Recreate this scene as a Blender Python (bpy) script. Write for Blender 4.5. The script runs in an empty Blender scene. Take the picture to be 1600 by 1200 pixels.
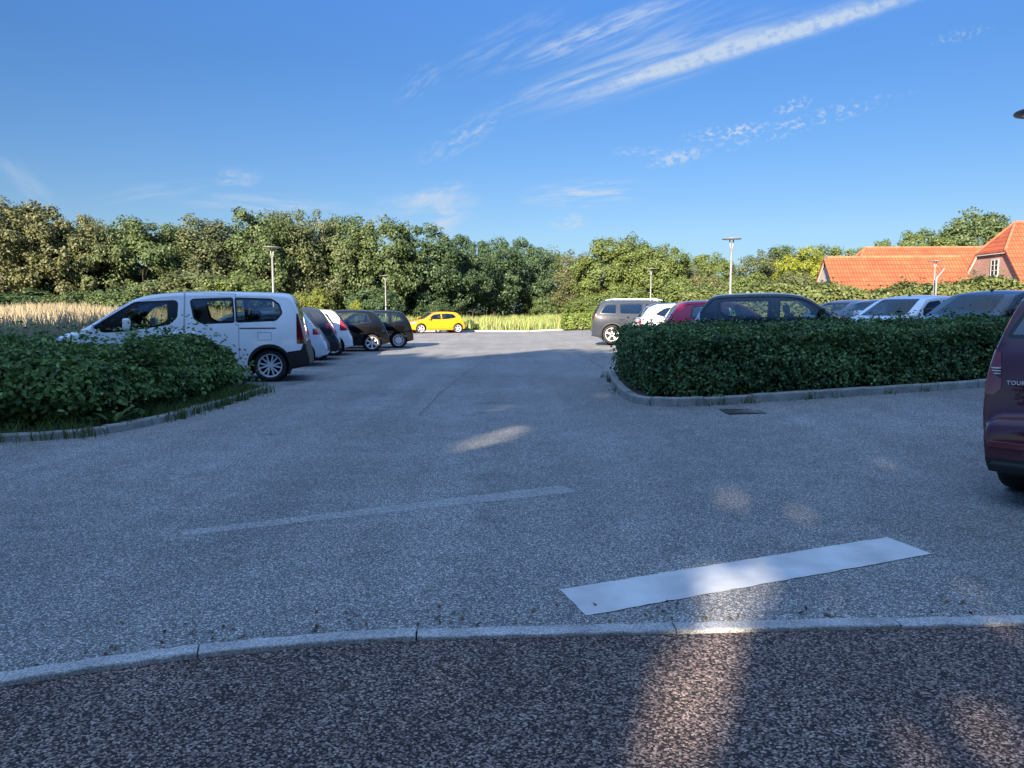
import bpy, bmesh, math, random
import numpy as np
from mathutils import Vector, Matrix

# ------------------------------------------------------------------ camera, sky, sun
S = bpy.context.scene
COL = S.collection
F_PX, PITCH, CAMH = 1170.0, math.atan(112.7/1170.0), 1.40
R = math.radians

cam_d = bpy.data.cameras.new('camera')
cam = bpy.data.objects.new('camera', cam_d); COL.objects.link(cam)
cam_d.sensor_fit = 'HORIZONTAL'; cam_d.sensor_width = 36.0
cam_d.lens = 36.0*F_PX/1600.0
cam_d.clip_start = 0.05; cam_d.clip_end = 6000
cam.location = (0, 0, CAMH); cam.rotation_euler = (R(90)-PITCH, 0, 0)
S.camera = cam
S.view_settings.view_transform = 'Standard'; S.view_settings.look = 'None'
S.view_settings.exposure = 1.95; S.view_settings.gamma = 1.0
S.render.engine = 'CYCLES'
S.cycles.max_bounces = 8; S.cycles.transparent_max_bounces = 16

SUN_AZ, SUN_EL = 18.0, 21.0        # degrees left of straight behind the camera, and up
SUN = Vector((-math.sin(R(SUN_AZ))*math.cos(R(SUN_EL)), -math.cos(R(SUN_AZ))*math.cos(R(SUN_EL)), math.sin(R(SUN_EL))))
sl = bpy.data.lights.new('sun', 'SUN'); sl.energy = 4.6; sl.angle = R(0.5); sl.color = (1.0, 0.86, 0.68)
so = bpy.data.objects.new('sun', sl); COL.objects.link(so)
so.rotation_euler = SUN.to_track_quat('Z', 'Y').to_euler(); so.location = SUN*60

def ray(px, py):
    u, v = px-800.0, py-600.0
    c, s = math.cos(PITCH), math.sin(PITCH)
    return Vector((u, F_PX*c - v*s, -(F_PX*s + v*c)))

W = bpy.data.worlds.new("World"); S.world = W; W.use_nodes = True
def build_world():
    nt = W.node_tree; nt.nodes.clear(); L = nt.links.new
    out = nt.nodes.new('ShaderNodeOutputWorld'); bg = nt.nodes.new('ShaderNodeBackground')
    sky = nt.nodes.new('ShaderNodeTexSky'); sky.sky_type = 'NISHITA'; sky.sun_disc = False
    sky.sun_elevation = R(SUN_EL); sky.sun_rotation = R(180+SUN_AZ)
    sky.air_density = 1.0; sky.dust_density = 0.0; sky.ozone_density = 8.5; sky.altitude = 0
    bg.inputs[1].default_value = 0.05
    W.cycles.sampling_method = 'MANUAL'; W.cycles.sample_map_resolution = 256
    L(bg.outputs[0], out.inputs[0])
    tc = nt.nodes.new('ShaderNodeTexCoord'); sep = nt.nodes.new('ShaderNodeSeparateXYZ'); L(tc.outputs['Generated'], sep.inputs[0])
    def M(op, a, b=None, clamp=False):
        n = nt.nodes.new('ShaderNodeMath'); n.operation = op; n.use_clamp = clamp
        for i, v in enumerate((a, b)):
            if v is None: continue
            if hasattr(v, 'default_value') or hasattr(v, 'is_linked'): L(v, n.inputs[i])
            else: n.inputs[i].default_value = v
        return n.outputs[0]
    yy = M('MAXIMUM', sep.outputs[1], 0.02)
    cmb = nt.nodes.new('ShaderNodeCombineXYZ')
    L(M('DIVIDE', sep.outputs[0], yy), cmb.inputs[0]); L(M('DIVIDE', sep.outputs[2], yy), cmb.inputs[1])
    total = None
    def cloud(px, py, hl, hw, ang, strength, nx, ny, lo, hi, seed, det=6.0, soft=0.25):
        nonlocal total
        d = ray(px, py); c = (d.x/d.y, d.z/d.y, 0)
        mp = nt.nodes.new('ShaderNodeMapping'); mp.vector_type = 'TEXTURE'
        mp.inputs['Location'].default_value = c
        mp.inputs['Rotation'].default_value = (0, 0, R(ang))
        mp.inputs['Scale'].default_value = (hl/F_PX, hw/F_PX, 1)
        L(cmb.outputs[0], mp.inputs['Vector'])
        ln = nt.nodes.new('ShaderNodeVectorMath'); ln.operation = 'LENGTH'; L(mp.outputs[0], ln.inputs[0])
        mr = nt.nodes.new('ShaderNodeMapRange'); mr.interpolation_type = 'SMOOTHSTEP'
        mr.inputs['From Min'].default_value = 1.0; mr.inputs['From Max'].default_value = soft
        mr.inputs['To Min'].default_value = 0; mr.inputs['To Max'].default_value = 1
        L(ln.outputs['Value'], mr.inputs['Value'])
        m2 = nt.nodes.new('ShaderNodeMapping'); m2.inputs['Scale'].default_value = (nx, ny, 1); m2.inputs['Location'].default_value = (seed*3.7, seed*1.3, seed)
        L(mp.outputs[0], m2.inputs['Vector'])
        nz = nt.nodes.new('ShaderNodeTexNoise'); nz.noise_dimensions = '2D'; nz.inputs['Scale'].default_value = 1.0; nz.inputs['Detail'].default_value = min(det, 5.0)
        nz.inputs['Roughness'].default_value = 0.56; nz.inputs['Distortion'].default_value = 0.25
        L(m2.outputs[0], nz.inputs['Vector'])
        r2 = nt.nodes.new('ShaderNodeMapRange'); r2.interpolation_type = 'SMOOTHSTEP'
        r2.inputs['From Min'].default_value = lo-.06; r2.inputs['From Max'].default_value = hi
        L(nz.outputs[0], r2.inputs['Value'])
        v = M('MULTIPLY', M('MULTIPLY', mr.outputs[0], r2.outputs[0]), min(.95, strength*1.15))
        total = v if total is None else M('ADD', total, v)
    cloud(1190, 64, 380, 16, 16.0, .70, 26, 1.2, .10, .80, 1, 8, .25)
    cloud(1290, 30, 240, 26, 16.0, .42, 9, 2.4, .20, .80, 31, 8, .1)
    cloud(1120, 80, 330, 36, 17.0, .26, 3, 3.5, .25, .80, 32, 8, .1)
    cloud(1010, 98, 270, 54, 18, .48, 2.2, 5.0, .36, .80, 2)
    cloud(935, 48, 190, 24, 21, .52, 4, 3.0, .34, .75, 3)
    cloud(1000, 40, 200, 40, 24, .22, 2, 5.0, .40, .80, 13)
    cloud(790, 70, 150, 40, 27, .20, 2, 4.0, .42, .80, 4)
    cloud(850, 140, 140, 16, 20, .25, 3, 2.5, .38, .75, 14)
    cloud(722, 215, 95, 26, 28, .42, 4, 3.0, .44, .78, 5)
    cloud(655, 130, 60, 26, 40, .22, 2.5, 3, .45, .8, 15)
    cloud(1255, 192, 200, 17, 16, .62, 15, 2.2, .55, .74, 6)
    cloud(1140, 206, 90, 14, 8, .7, 8, 2.0, .52, .66, 16)
    cloud(1060, 246, 62, 15, 14, .6, 6, 2.2, .44, .64, 7)
    cloud(1000, 236, 60, 10, 0, .4, 4, 2.0, .48, .7, 17)
    cloud(1240, 165, 40, 14, 20, .5, 5, 2.2, .52, .66, 27)
    cloud(1500, 55, 60, 12, 12, .3, 7, 2.2, .52, .7, 37)
    cloud(915, 303, 125, 28, 4, .85, 1.7, 3.2, .42, .80, 8)
    cloud(668, 335, 112, 58, 4, .95, 1.6, 2.2, .40, .82, 9)
    cloud(690, 297, 60, 14, 12, .35, 3, 2.2, .4, .8, 19)
    cloud(890, 347, 38, 17, 4, .75, 2, 2.0, .40, .75, 10)
    cloud(372, 278, 48, 20, 0, .5, 1.4, 2.0, .35, .8, 11)
    cloud(35, 280, 105, 26, -42, .22, 1.2, 2.0, .28, .8, 12)
    cloud(430, 322, 190, 24, -4, .42, 1.8, 2.5, .35, .8, 20)
    cloud(240, 300, 120, 18, 8, .2, 2, 2.5, .35, .8, 21)
    total = M('MULTIPLY', M('MINIMUM', total, 0.9), M('GREATER_THAN', sep.outputs[1], 0.05))
    mix = nt.nodes.new('ShaderNodeMix'); mix.data_type = 'RGBA'
    L(total, mix.inputs[0])
    gr = nt.nodes.new('ShaderNodeValToRGB'); e = gr.color_ramp.elements      # sky graded by height: dimmed low down, boosted overhead
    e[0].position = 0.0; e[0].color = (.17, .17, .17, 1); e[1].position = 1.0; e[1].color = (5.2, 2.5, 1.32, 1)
    for pz, v in ((.10, (.29, .225, .19)), (.3, (.25, .25, .25)), (.5, (.31, .34, .39)), (.68, (1.5, 1.2, .98))):      # added whitish boost overhead, out of view, to fill the shade
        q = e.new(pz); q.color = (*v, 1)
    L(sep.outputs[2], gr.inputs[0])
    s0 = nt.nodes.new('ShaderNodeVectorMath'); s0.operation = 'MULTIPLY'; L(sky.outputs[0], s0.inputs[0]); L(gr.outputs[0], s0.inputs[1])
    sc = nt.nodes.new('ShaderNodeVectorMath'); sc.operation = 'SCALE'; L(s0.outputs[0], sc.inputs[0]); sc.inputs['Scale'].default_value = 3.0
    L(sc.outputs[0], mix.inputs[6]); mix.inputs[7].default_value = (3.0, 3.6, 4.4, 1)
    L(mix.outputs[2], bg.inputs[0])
build_world()

# ------------------------------------------------------------------ helpers
def sm(t):
    t = np.clip(t, 0, 1); return t*t*(3-2*t)
def gz(x, y):
    """height of the land: the right-hand bays and the meadow on the left lie a little higher"""
    x = np.asarray(x, float); y = np.asarray(y, float)
    a = np.clip(.042*(x-1), 0, .32)*sm((y-6)/5.0)
    b = .55*sm((-x-10.5)/14.0)*sm((y-14)/26.0)
    return a+b
def G(x, y): return float(gz(x, y))
def gp(px, py, z=0.0):
    d = ray(px, py); t = (CAMH-z)/(-d.z); return (d.x*t, d.y*t)
def X(px, d): return (px-800.0)/1175.0*d
def Z(py, d): return CAMH+(487.3-py)/1170.0*d

def props(o, label=None, cat=None, group=None, kind=None):
    if label: o['label'] = label
    if cat: o['category'] = cat
    if group: o['group'] = group
    if kind: o['kind'] = kind
    return o
def thing(name, label, cat, loc=(0, 0, 0), rz=0.0, group=None):
    o = bpy.data.objects.new(name, None); COL.objects.link(o); o.empty_display_size = .2
    o.location = loc; o.rotation_euler = (0, 0, rz)
    return props(o, label, cat, group)
def link_mesh(name, me, mat=None, parent=None):
    if mat is not None: me.materials.clear(); me.materials.append(mat)
    o = bpy.data.objects.new(name, me); COL.objects.link(o)
    if parent is not None: o.parent = parent
    return o

class MB:
    """collects shapes; build() links them as one mesh object"""
    def __init__(s): s.v = []; s.f = []
    def add(s, vs, fs):
        b = len(s.v); s.v += [tuple(v) for v in vs]; s.f += [tuple(i+b for i in f) for f in fs]; return s
    def box(s, c, d, rot=None, bev=0.0):
        hx, hy, hz = d[0]/2, d[1]/2, d[2]/2
        if bev <= 0:
            vs = [Vector((x, y, z)) for x in (-hx, hx) for y in (-hy, hy) for z in (-hz, hz)]
            fs = [(0,1,3,2),(4,6,7,5),(0,4,5,1),(2,3,7,6),(0,2,6,4),(1,5,7,3)]
        else:
            bm = bmesh.new(); bmesh.ops.create_cube(bm, size=1)
            for v in bm.verts: v.co = Vector((v.co.x*d[0], v.co.y*d[1], v.co.z*d[2]))
            bmesh.ops.bevel(bm, geom=bm.edges[:], offset=bev, segments=3, affect='EDGES', profile=.6)
            bm.verts.index_update()
            vs = [v.co.copy() for v in bm.verts]; fs = [[v.index for v in f.verts] for f in bm.faces]; bm.free()
        if rot is not None: vs = [rot @ v for v in vs]
        c = Vector(c)
        return s.add([v+c for v in vs], fs)
    def tube(s, pts, rad, n=8, cap=True):
        pts = [Vector(p) for p in pts]
        rr = rad if hasattr(rad, '__len__') else [rad]*len(pts)
        vs, fs = [], []; up = Vector((0.13, 0.29, 1)).normalized()
        for i, p in enumerate(pts):
            t = (pts[min(i+1, len(pts)-1)]-pts[max(i-1, 0)]).normalized()
            a = t.cross(up)
            if a.length < 1e-3: a = t.cross(Vector((1, 0, 0)))
            a.normalize(); b = t.cross(a)
            for k in range(n):
                th = 2*math.pi*k/n; vs.append(p+(a*math.cos(th)+b*math.sin(th))*rr[i])
        for i in range(len(pts)-1):
            for k in range(n):
                fs.append((i*n+k, i*n+(k+1) % n, (i+1)*n+(k+1) % n, (i+1)*n+k))
        if cap:
            fs.append(tuple(range(n))[::-1]); fs.append(tuple((len(pts)-1)*n+k for k in range(n)))
        return s.add(vs, fs)
    def lathe(s, prof, n=32, axis='Z', c=(0, 0, 0), closed=False):
        vs, fs = [], []; m = len(prof)
        for k in range(n):
            th = 2*math.pi*k/n; ct, st = math.cos(th), math.sin(th)
            for r, h in prof:
                p = (r*ct, r*st, h) if axis == 'Z' else (r*ct, h, r*st)
                vs.append((p[0]+c[0], p[1]+c[1], p[2]+c[2]))
        for k in range(n):
            k2 = (k+1) % n
            for i in range(m if closed else m-1):
                j = (i+1) % m; fs.append((k*m+i, k*m+j, k2*m+j, k2*m+i))
        return s.add(vs, fs)
    def build(s, name, mat, parent=None, smooth=False, recalc=True):
        me = bpy.data.meshes.new(name); me.from_pydata(s.v, [], s.f); me.update()
        if recalc:
            bm = bmesh.new(); bm.from_mesh(me); bmesh.ops.recalc_face_normals(bm, faces=bm.faces[:]); bm.to_mesh(me); bm.free()
        if smooth: me.polygons.foreach_set('use_smooth', [True]*len(me.polygons))
        return link_mesh(name, me, mat, parent)

def np_mesh(name, verts, faces_n, loops, tint=None):
    """verts (n,3), equal-sided faces: loops (m,faces_n)"""
    me = bpy.data.meshes.new(name); m = len(loops)
    me.vertices.add(len(verts)); me.vertices.foreach_set('co', np.ascontiguousarray(verts, np.float32).ravel())
    me.loops.add(m*faces_n); me.loops.foreach_set('vertex_index', np.ascontiguousarray(loops, np.int32).ravel())
    me.polygons.add(m); me.polygons.foreach_set('loop_start', np.arange(0, m*faces_n, faces_n, dtype=np.int32))
    if tint is not None:
        a = me.attributes.new('tint', 'FLOAT', 'FACE'); a.data.foreach_set('value', np.ascontiguousarray(tint, np.float32))
    me.update(calc_edges=True)
    return me

def unit(v): return v/np.maximum(np.linalg.norm(v, axis=1, keepdims=True), 1e-9)
def leaves(name, P, N, length, width, rng, tint=None, fold=0.0, sixpoint=False):
    """leaf-sized faces at points P with normals N"""
    n = len(P); N = unit(N)
    T = unit(np.cross(N, rng.normal(size=(n, 3)))); B = np.cross(N, T)
    Ls = (length*rng.uniform(.65, 1.25, n))[:, None]; Ws = (width*rng.uniform(.7, 1.2, n))[:, None]
    if tint is None: tint = rng.uniform(0, 1, n)
    if sixpoint:
        base = P-T*Ls*.5; tip = P+T*Ls*.5-N*Ls*.12
        up = N*Ws*fold
        l1 = P-T*Ls*.22+B*Ws*.46+up; l2 = P+T*Ls*.15+B*Ws*.42+up
        r1 = P-T*Ls*.22-B*Ws*.46+up; r2 = P+T*Ls*.15-B*Ws*.42+up
        V = np.stack([base, l1, l2, tip, r2, r1], 1).reshape(-1, 3)
        o = np.arange(n)[:, None]*6
        q = np.concatenate([o+np.array([[0, 3, 2, 1]]), o+np.array([[0, 5, 4, 3]])], 1).reshape(-1, 4)
        return np_mesh(name, V, 4, q, np.repeat(tint, 2))
    V = np.stack([P-T*Ls*.5, P+B*Ws*.5, P+T*Ls*.5, P-B*Ws*.5], 1).reshape(-1, 3)
    q = np.arange(n*4).reshape(-1, 4)
    return np_mesh(name, V, 4, q, tint)

# ------------------------------------------------------------------ materials
def newmat(name):
    m = bpy.data.materials.new(name); m.use_nodes = True
    nt = m.node_tree; b = nt.nodes['Principled BSDF']; return m, nt, b
def simple(name, col, rough=.5, metal=0.0, coat=0.0, spec=.5, var=0.0, scale=6.0):
    m, nt, b = newmat(name)
    b.inputs['Base Color'].default_value = (*col, 1); b.inputs['Roughness'].default_value = rough
    b.inputs['Metallic'].default_value = metal; b.inputs['Coat Weight'].default_value = coat; b.inputs['Coat Roughness'].default_value = .04
    b.inputs['Specular IOR Level'].default_value = spec
    if var > 0:
        tc = nt.nodes.new('ShaderNodeTexCoord'); nz = nt.nodes.new('ShaderNodeTexNoise'); nz.inputs['Scale'].default_value = scale; nz.inputs['Detail'].default_value = 6
        nt.links.new(tc.outputs['Object'], nz.inputs['Vector'])
        mr = nt.nodes.new('ShaderNodeMapRange'); mr.inputs['From Min'].default_value = .3; mr.inputs['From Max'].default_value = .7
        mr.inputs['To Min'].default_value = 1-var; mr.inputs['To Max'].default_value = 1+var
        nt.links.new(nz.outputs[0], mr.inputs['Value'])
        mx = nt.nodes.new('ShaderNodeVectorMath'); mx.operation = 'SCALE'; mx.inputs[0].default_value = col
        nt.links.new(mr.outputs[0], mx.inputs['Scale']); nt.links.new(mx.outputs[0], b.inputs['Base Color'])
    return m
def paint(name, col, metal=0.0, rough=.32):
    m, nt, b = newmat(name)
    b.inputs['Metallic'].default_value = 0; b.inputs['Specular IOR Level'].default_value = .08; b.inputs['Coat Weight'].default_value = 1.0; b.inputs['Coat Roughness'].default_value = .03
    tc = nt.nodes.new('ShaderNodeTexCoord'); nz = nt.nodes.new('ShaderNodeTexNoise'); nz.inputs['Scale'].default_value = 3.0; nz.inputs['Detail'].default_value = 8
    nt.links.new(tc.outputs['Object'], nz.inputs['Vector'])
    mr = nt.nodes.new('ShaderNodeMapRange'); mr.inputs['To Min'].default_value = rough-.08; mr.inputs['To Max'].default_value = rough+.14
    nt.links.new(nz.outputs[0], mr.inputs['Value']); nt.links.new(mr.outputs[0], b.inputs['Roughness'])
    mc = nt.nodes.new('ShaderNodeMapRange'); mc.inputs['To Min'].default_value = .86; mc.inputs['To Max'].default_value = 1.06
    nt.links.new(nz.outputs[0], mc.inputs['Value'])
    mx = nt.nodes.new('ShaderNodeVectorMath'); mx.operation = 'SCALE'; mx.inputs[0].default_value = col
    nt.links.new(mc.outputs[0], mx.inputs['Scale']); nt.links.new(mx.outputs[0], b.inputs['Base Color'])
    return m
def glass(name, tint, refl=.10):
    m = bpy.data.materials.new(name); m.use_nodes = True; nt = m.node_tree; nt.nodes.clear()
    o = nt.nodes.new('ShaderNodeOutputMaterial'); t = nt.nodes.new('ShaderNodeBsdfTransparent'); g = nt.nodes.new('ShaderNodeBsdfGlossy')
    t.inputs[0].default_value = (*tint, 1); g.inputs['Roughness'].default_value = .02; g.inputs['Color'].default_value = (.95, .97, 1, 1)
    lw = nt.nodes.new('ShaderNodeLayerWeight'); lw.inputs['Blend'].default_value = .18
    mr = nt.nodes.new('ShaderNodeMapRange'); mr.inputs['To Min'].default_value = refl; mr.inputs['To Max'].default_value = .95
    nt.links.new(lw.outputs['Fresnel'], mr.inputs['Value'])
    mx = nt.nodes.new('ShaderNodeMixShader'); nt.links.new(mr.outputs[0], mx.inputs[0]); nt.links.new(t.outputs[0], mx.inputs[1]); nt.links.new(g.outputs[0], mx.inputs[2])
    nt.links.new(mx.outputs[0], o.inputs[0]); return m
def foliage(name, dark, light, trans=.28, rough=.5, use_obj=True, spec=.35):
    m = bpy.data.materials.new(name); m.use_nodes = True; nt = m.node_tree; b = nt.nodes['Principled BSDF']; out = nt.nodes['Material Output']
    at = nt.nodes.new('ShaderNodeAttribute'); at.attribute_name = 'tint'
    rp = nt.nodes.new('ShaderNodeMix'); rp.data_type = 'RGBA'; rp.inputs[6].default_value = (*dark, 1); rp.inputs[7].default_value = (*light, 1)
    nt.links.new(at.outputs['Fac'], rp.inputs[0]); c = rp.outputs[2]
    if use_obj:
        oi = nt.nodes.new('ShaderNodeObjectInfo'); ml = nt.nodes.new('ShaderNodeMix'); ml.data_type = 'RGBA'; ml.blend_type = 'MULTIPLY'; ml.inputs[0].default_value = 1
        nt.links.new(c, ml.inputs[6]); nt.links.new(oi.outputs['Color'], ml.inputs[7]); c = ml.outputs[2]
    nt.links.new(c, b.inputs['Base Color']); b.inputs['Roughness'].default_value = rough; b.inputs['Specular IOR Level'].default_value = spec
    tr = nt.nodes.new('ShaderNodeBsdfTranslucent'); nt.links.new(c, tr.inputs[0])
    mx = nt.nodes.new('ShaderNodeMixShader'); mx.inputs[0].default_value = trans
    nt.links.new(b.outputs[0], mx.inputs[1]); nt.links.new(tr.outputs[0], mx.inputs[2]); nt.links.new(mx.outputs[0], out.inputs[0])
    return m

def aggregate(name, cols, scale, big=.25, bump=.6, stain=None, rough=.85):
    """stone chippings in binder: per-cell colour, cell relief and broad wear"""
    m, nt, b = newmat(name); L = nt.links.new
    tc = nt.nodes.new('ShaderNodeTexCoord')
    def vor(sc, feat='F1'):
        v = nt.nodes.new('ShaderNodeTexVoronoi'); v.feature = feat; v.inputs['Scale'].default_value = sc; L(tc.outputs['Object'], v.inputs['Vector']); return v
    v = vor(scale); sp = nt.nodes.new('ShaderNodeSeparateColor'); L(v.outputs['Color'], sp.inputs[0])
    rp = nt.nodes.new('ShaderNodeValToRGB'); rp.color_ramp.interpolation = 'LINEAR'
    els = rp.color_ramp.elements
    while len(els) > 1: els.remove(els[-1])
    els[0].position = cols[0][0]; els[0].color = (*cols[0][1], 1)
    for p, c in cols[1:]:
        e = els.new(p); e.color = (*c, 1)
    L(sp.outputs[0], rp.inputs[0]); col = rp.outputs[0]
    def noise(sc, det, lo, hi, a, bb):
        n = nt.nodes.new('ShaderNodeTexNoise'); n.inputs['Scale'].default_value = sc; n.inputs['Detail'].default_value = det; L(tc.outputs['Object'], n.inputs['Vector'])
        r = nt.nodes.new('ShaderNodeMapRange'); r.inputs['From Min'].default_value = lo; r.inputs['From Max'].default_value = hi
        r.inputs['To Min'].default_value = a; r.inputs['To Max'].default_value = bb; L(n.outputs[0], r.inputs['Value']); return r.outputs[0]
    def scl(c, f):
        x = nt.nodes.new('ShaderNodeVectorMath'); x.operation = 'SCALE'; L(c, x.inputs[0]); L(f, x.inputs['Scale']); return x.outputs[0]
    col = scl(col, noise(.35, 5, .3, .7, 1-big, 1+big))
    col = scl(col, noise(3.1, 6, .3, .7, 1-big*.6, 1+big*.6))
    mp = nt.nodes.new('ShaderNodeMapping'); mp.inputs['Scale'].default_value = (1.6, .07, 1); mp.inputs['Rotation'].default_value = (0, 0, R(-6)); L(tc.outputs['Object'], mp.inputs[0])
    n2 = nt.nodes.new('ShaderNodeTexNoise'); n2.inputs['Scale'].default_value = 1; n2.inputs['Detail'].default_value = 5; L(mp.outputs[0], n2.inputs['Vector'])
    r2 = nt.nodes.new('ShaderNodeMapRange'); r2.inputs['From Min'].default_value = .35; r2.inputs['From Max'].default_value = .7; r2.inputs['To Min'].default_value = .9; r2.inputs['To Max'].default_value = 1.12
    L(n2.outputs[0], r2.inputs['Value']); col = scl(col, r2.outputs[0])
    if stain:      # oil drips and old patches
        col = scl(col, noise(1.7, 3, .26, .36, .72, 1.0)); col = scl(col, noise(.8, 8, .60, .74, 1.0, 1.16)); col = scl(col, noise(5.5, 2, .22, .28, .62, 1.0))
    L(col, b.inputs['Base Color']); b.inputs['Roughness'].default_value = rough; b.inputs['Specular IOR Level'].default_value = .3
    e = vor(scale); bp = nt.nodes.new('ShaderNodeBump'); bp.inputs['Strength'].default_value = bump; bp.inputs['Distance'].default_value = .35/scale; bp.invert = True
    L(e.outputs['Distance'], bp.inputs['Height']); L(bp.outputs[0], b.inputs['Normal'])
    return m

M_ASPH = aggregate('asphalt', [(.0, (.070, .070, .071)), (.35, (.124, .123, .121)), (.62, (.18, .178, .173)), (.80, (.30, .295, .283)), (.92, (.50, .49, .465)), (1., (.66, .64, .60))], 160, .17, .3, True)
M_PAVE = aggregate('pavement_chippings', [(.0, (.014, .012, .012)), (.42, (.032, .026, .025)), (.56, (.115, .083, .073)), (.82, (.205, .150, .130)), (1., (.40, .31, .27))], 135, .16, .5)
M_GROUND = simple('soil_and_turf', (.085, .085, .032), .95, var=.4, scale=1.2)
M_SOIL = simple('bed_soil', (.055, .042, .03), .95, var=.4, scale=9)
def granite(name, base, sc=120):
    m, nt, b = newmat(name); L = nt.links.new
    tc = nt.nodes.new('ShaderNodeTexCoord'); n = nt.nodes.new('ShaderNodeTexNoise'); n.inputs['Scale'].default_value = sc; n.inputs['Detail'].default_value = 3; L(tc.outputs['Object'], n.inputs[0])
    rp = nt.nodes.new('ShaderNodeValToRGB'); rp.color_ramp.elements[0].position = .35; rp.color_ramp.elements[0].color = (*[c*.45 for c in base], 1)
    rp.color_ramp.elements[1].position = .62; rp.color_ramp.elements[1].color = (*[c*1.2 for c in base], 1); L(n.outputs[0], rp.inputs[0])
    n2 = nt.nodes.new('ShaderNodeTexNoise'); n2.inputs['Scale'].default_value = 5; n2.inputs['Detail'].default_value = 7; L(tc.outputs['Object'], n2.inputs[0])
    r = nt.nodes.new('ShaderNodeMapRange'); r.inputs['From Min'].default_value = .3; r.inputs['From Max'].default_value = .7; r.inputs['To Min'].default_value = .7; r.inputs['To Max'].default_value = 1.15; L(n2.outputs[0], r.inputs['Value'])
    x = nt.nodes.new('ShaderNodeVectorMath'); x.operation = 'SCALE'; L(rp.outputs[0], x.inputs[0]); L(r.outputs[0], x.inputs['Scale']); L(x.outputs[0], b.inputs['Base Color'])
    bp = nt.nodes.new('ShaderNodeBump'); bp.inputs['Strength'].default_value = .5; bp.inputs['Distance'].default_value = .01; L(n2.outputs[0], bp.inputs['Height']); L(bp.outputs[0], b.inputs['Normal'])
    b.inputs['Roughness'].default_value = .8; return m
M_KERB = granite('granite_kerb', (.42, .42, .415))
M_KERB2 = granite('mossy_kerb', (.34, .34, .31))

def worn_paint(name, col, lo, hi, sc=14):
    m = bpy.data.materials.new(name); m.use_nodes = True; nt = m.node_tree; b = nt.nodes['Principled BSDF']; out = nt.nodes['Material Output']; L = nt.links.new
    b.inputs['Roughness'].default_value = .6
    tc = nt.nodes.new('ShaderNodeTexCoord')
    n = nt.nodes.new('ShaderNodeTexNoise'); n.inputs['Scale'].default_value = sc; n.inputs['Detail'].default_value = 9; n.inputs['Roughness'].default_value = .75; L(tc.outputs['Object'], n.inputs[0])
    r = nt.nodes.new('ShaderNodeMapRange'); r.inputs['From Min'].default_value = lo; r.inputs['From Max'].default_value = hi; L(n.outputs[0], r.inputs['Value'])
    n2 = nt.nodes.new('ShaderNodeTexNoise'); n2.inputs['Scale'].default_value = 4; n2.inputs['Detail'].default_value = 8; L(tc.outputs['Object'], n2.inputs[0])
    r2 = nt.nodes.new('ShaderNodeMapRange'); r2.inputs['From Min'].default_value = .3; r2.inputs['From Max'].default_value = .7; r2.inputs['To Min'].default_value = .72; r2.inputs['To Max'].default_value = 1.06; L(n2.outputs[0], r2.inputs['Value'])
    x = nt.nodes.new('ShaderNodeVectorMath'); x.operation = 'SCALE'; x.inputs[0].default_value = col; L(r2.outputs[0], x.inputs['Scale']); L(x.outputs[0], b.inputs['Base Color'])
    t = nt.nodes.new('ShaderNodeBsdfTransparent'); mx = nt.nodes.new('ShaderNodeMixShader')
    L(r.outputs[0], mx.inputs[0]); L(t.outputs[0], mx.inputs[1]); L(b.outputs[0], mx.inputs[2]); L(mx.outputs[0], out.inputs[0]); return m
M_STRIPE = worn_paint('white_road_paint', (.60, .60, .59), .25, .37, 40)
M_FADED = worn_paint('worn_road_paint', (.62, .62, .60), .36, .80, 34)
M_BAY = worn_paint('bay_paint', (.60, .60, .58), .33, .55, 20)

M_LEAF = foliage('tree_leaf', (.085, .108, .052), (.142, .168, .084), .34)
M_HEDGE = foliage('hedge_leaf', (.045, .085, .034), (.27, .355, .13), .22, .55, spec=.35)
M_GRASS = foliage('grass_blade', (.26, .225, .145), (.43, .375, .25), .30, .7)
M_GREEN = foliage('green_blade', (.15, .20, .055), (.34, .39, .13), .30, .7)
M_WEED = foliage('weed_blade', (.03, .065, .015), (.12, .18, .05), .25, .5)
M_BARK = simple('bark', (.075, .062, .045), .9, var=.35, scale=5)
M_TWIG = simple('hedge_twigs', (.022, .018, .012), .95, var=.4, scale=20)
M_POLE = simple('galvanised_pole', (.27, .27, .26), .45, .3, var=.1)
M_LAMPH = simple('lamp_grey', (.20, .205, .21), .5, .2)
M_LENS = simple('lamp_lens', (.62, .62, .60), .35)
M_TYRE = simple('tyre_rubber', (.018, .018, .019), .85, var=.25, scale=20)
M_BLACK = simple('black_plastic', (.014, .0145, .016), .6)
M_TRIM = simple('gloss_black_trim', (.008, .008, .010), .28)
M_SEAT = simple('seat_fabric', (.022, .022, .026), .9, var=.2)
M_SEAT2 = simple('grey_seat_fabric', (.10, .105, .115), .9, var=.2)
M_DASH = simple('dashboard_plastic', (.03, .03, .032), .7)
M_PAPER = simple('visor_cream', (.45, .45, .42), .8)
M_ALLOY = simple('alloy_silver', (.66, .66, .68), .38, .25)
M_ALLOYD = simple('alloy_dark', (.04, .04, .045), .35, .5)
M_STEEL = simple('brake_hub', (.05, .05, .052), .6, .5)
M_RED = simple('red_lamp', (.36, .012, .018), .12, coat=1)
M_DRED = simple('dark_red_lamp', (.14, .008, .014), .12, coat=1)
M_ROSE = simple('rose_lamp', (.22, .028, .045), .10, coat=1)
M_CLEARLAMP = simple('clear_lamp', (.55, .57, .60), .10, .35, coat=1)
M_CHROME = simple('chrome', (.75, .75, .76), .12, 1.0)
M_GLASS = glass('clear_glass', (.58, .65, .64), .055)
M_GLASSD = glass('tinted_glass', (.16, .18, .20), .11)
M_GLASSM = glass('mid_glass', (.42, .47, .47), .10)

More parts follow.
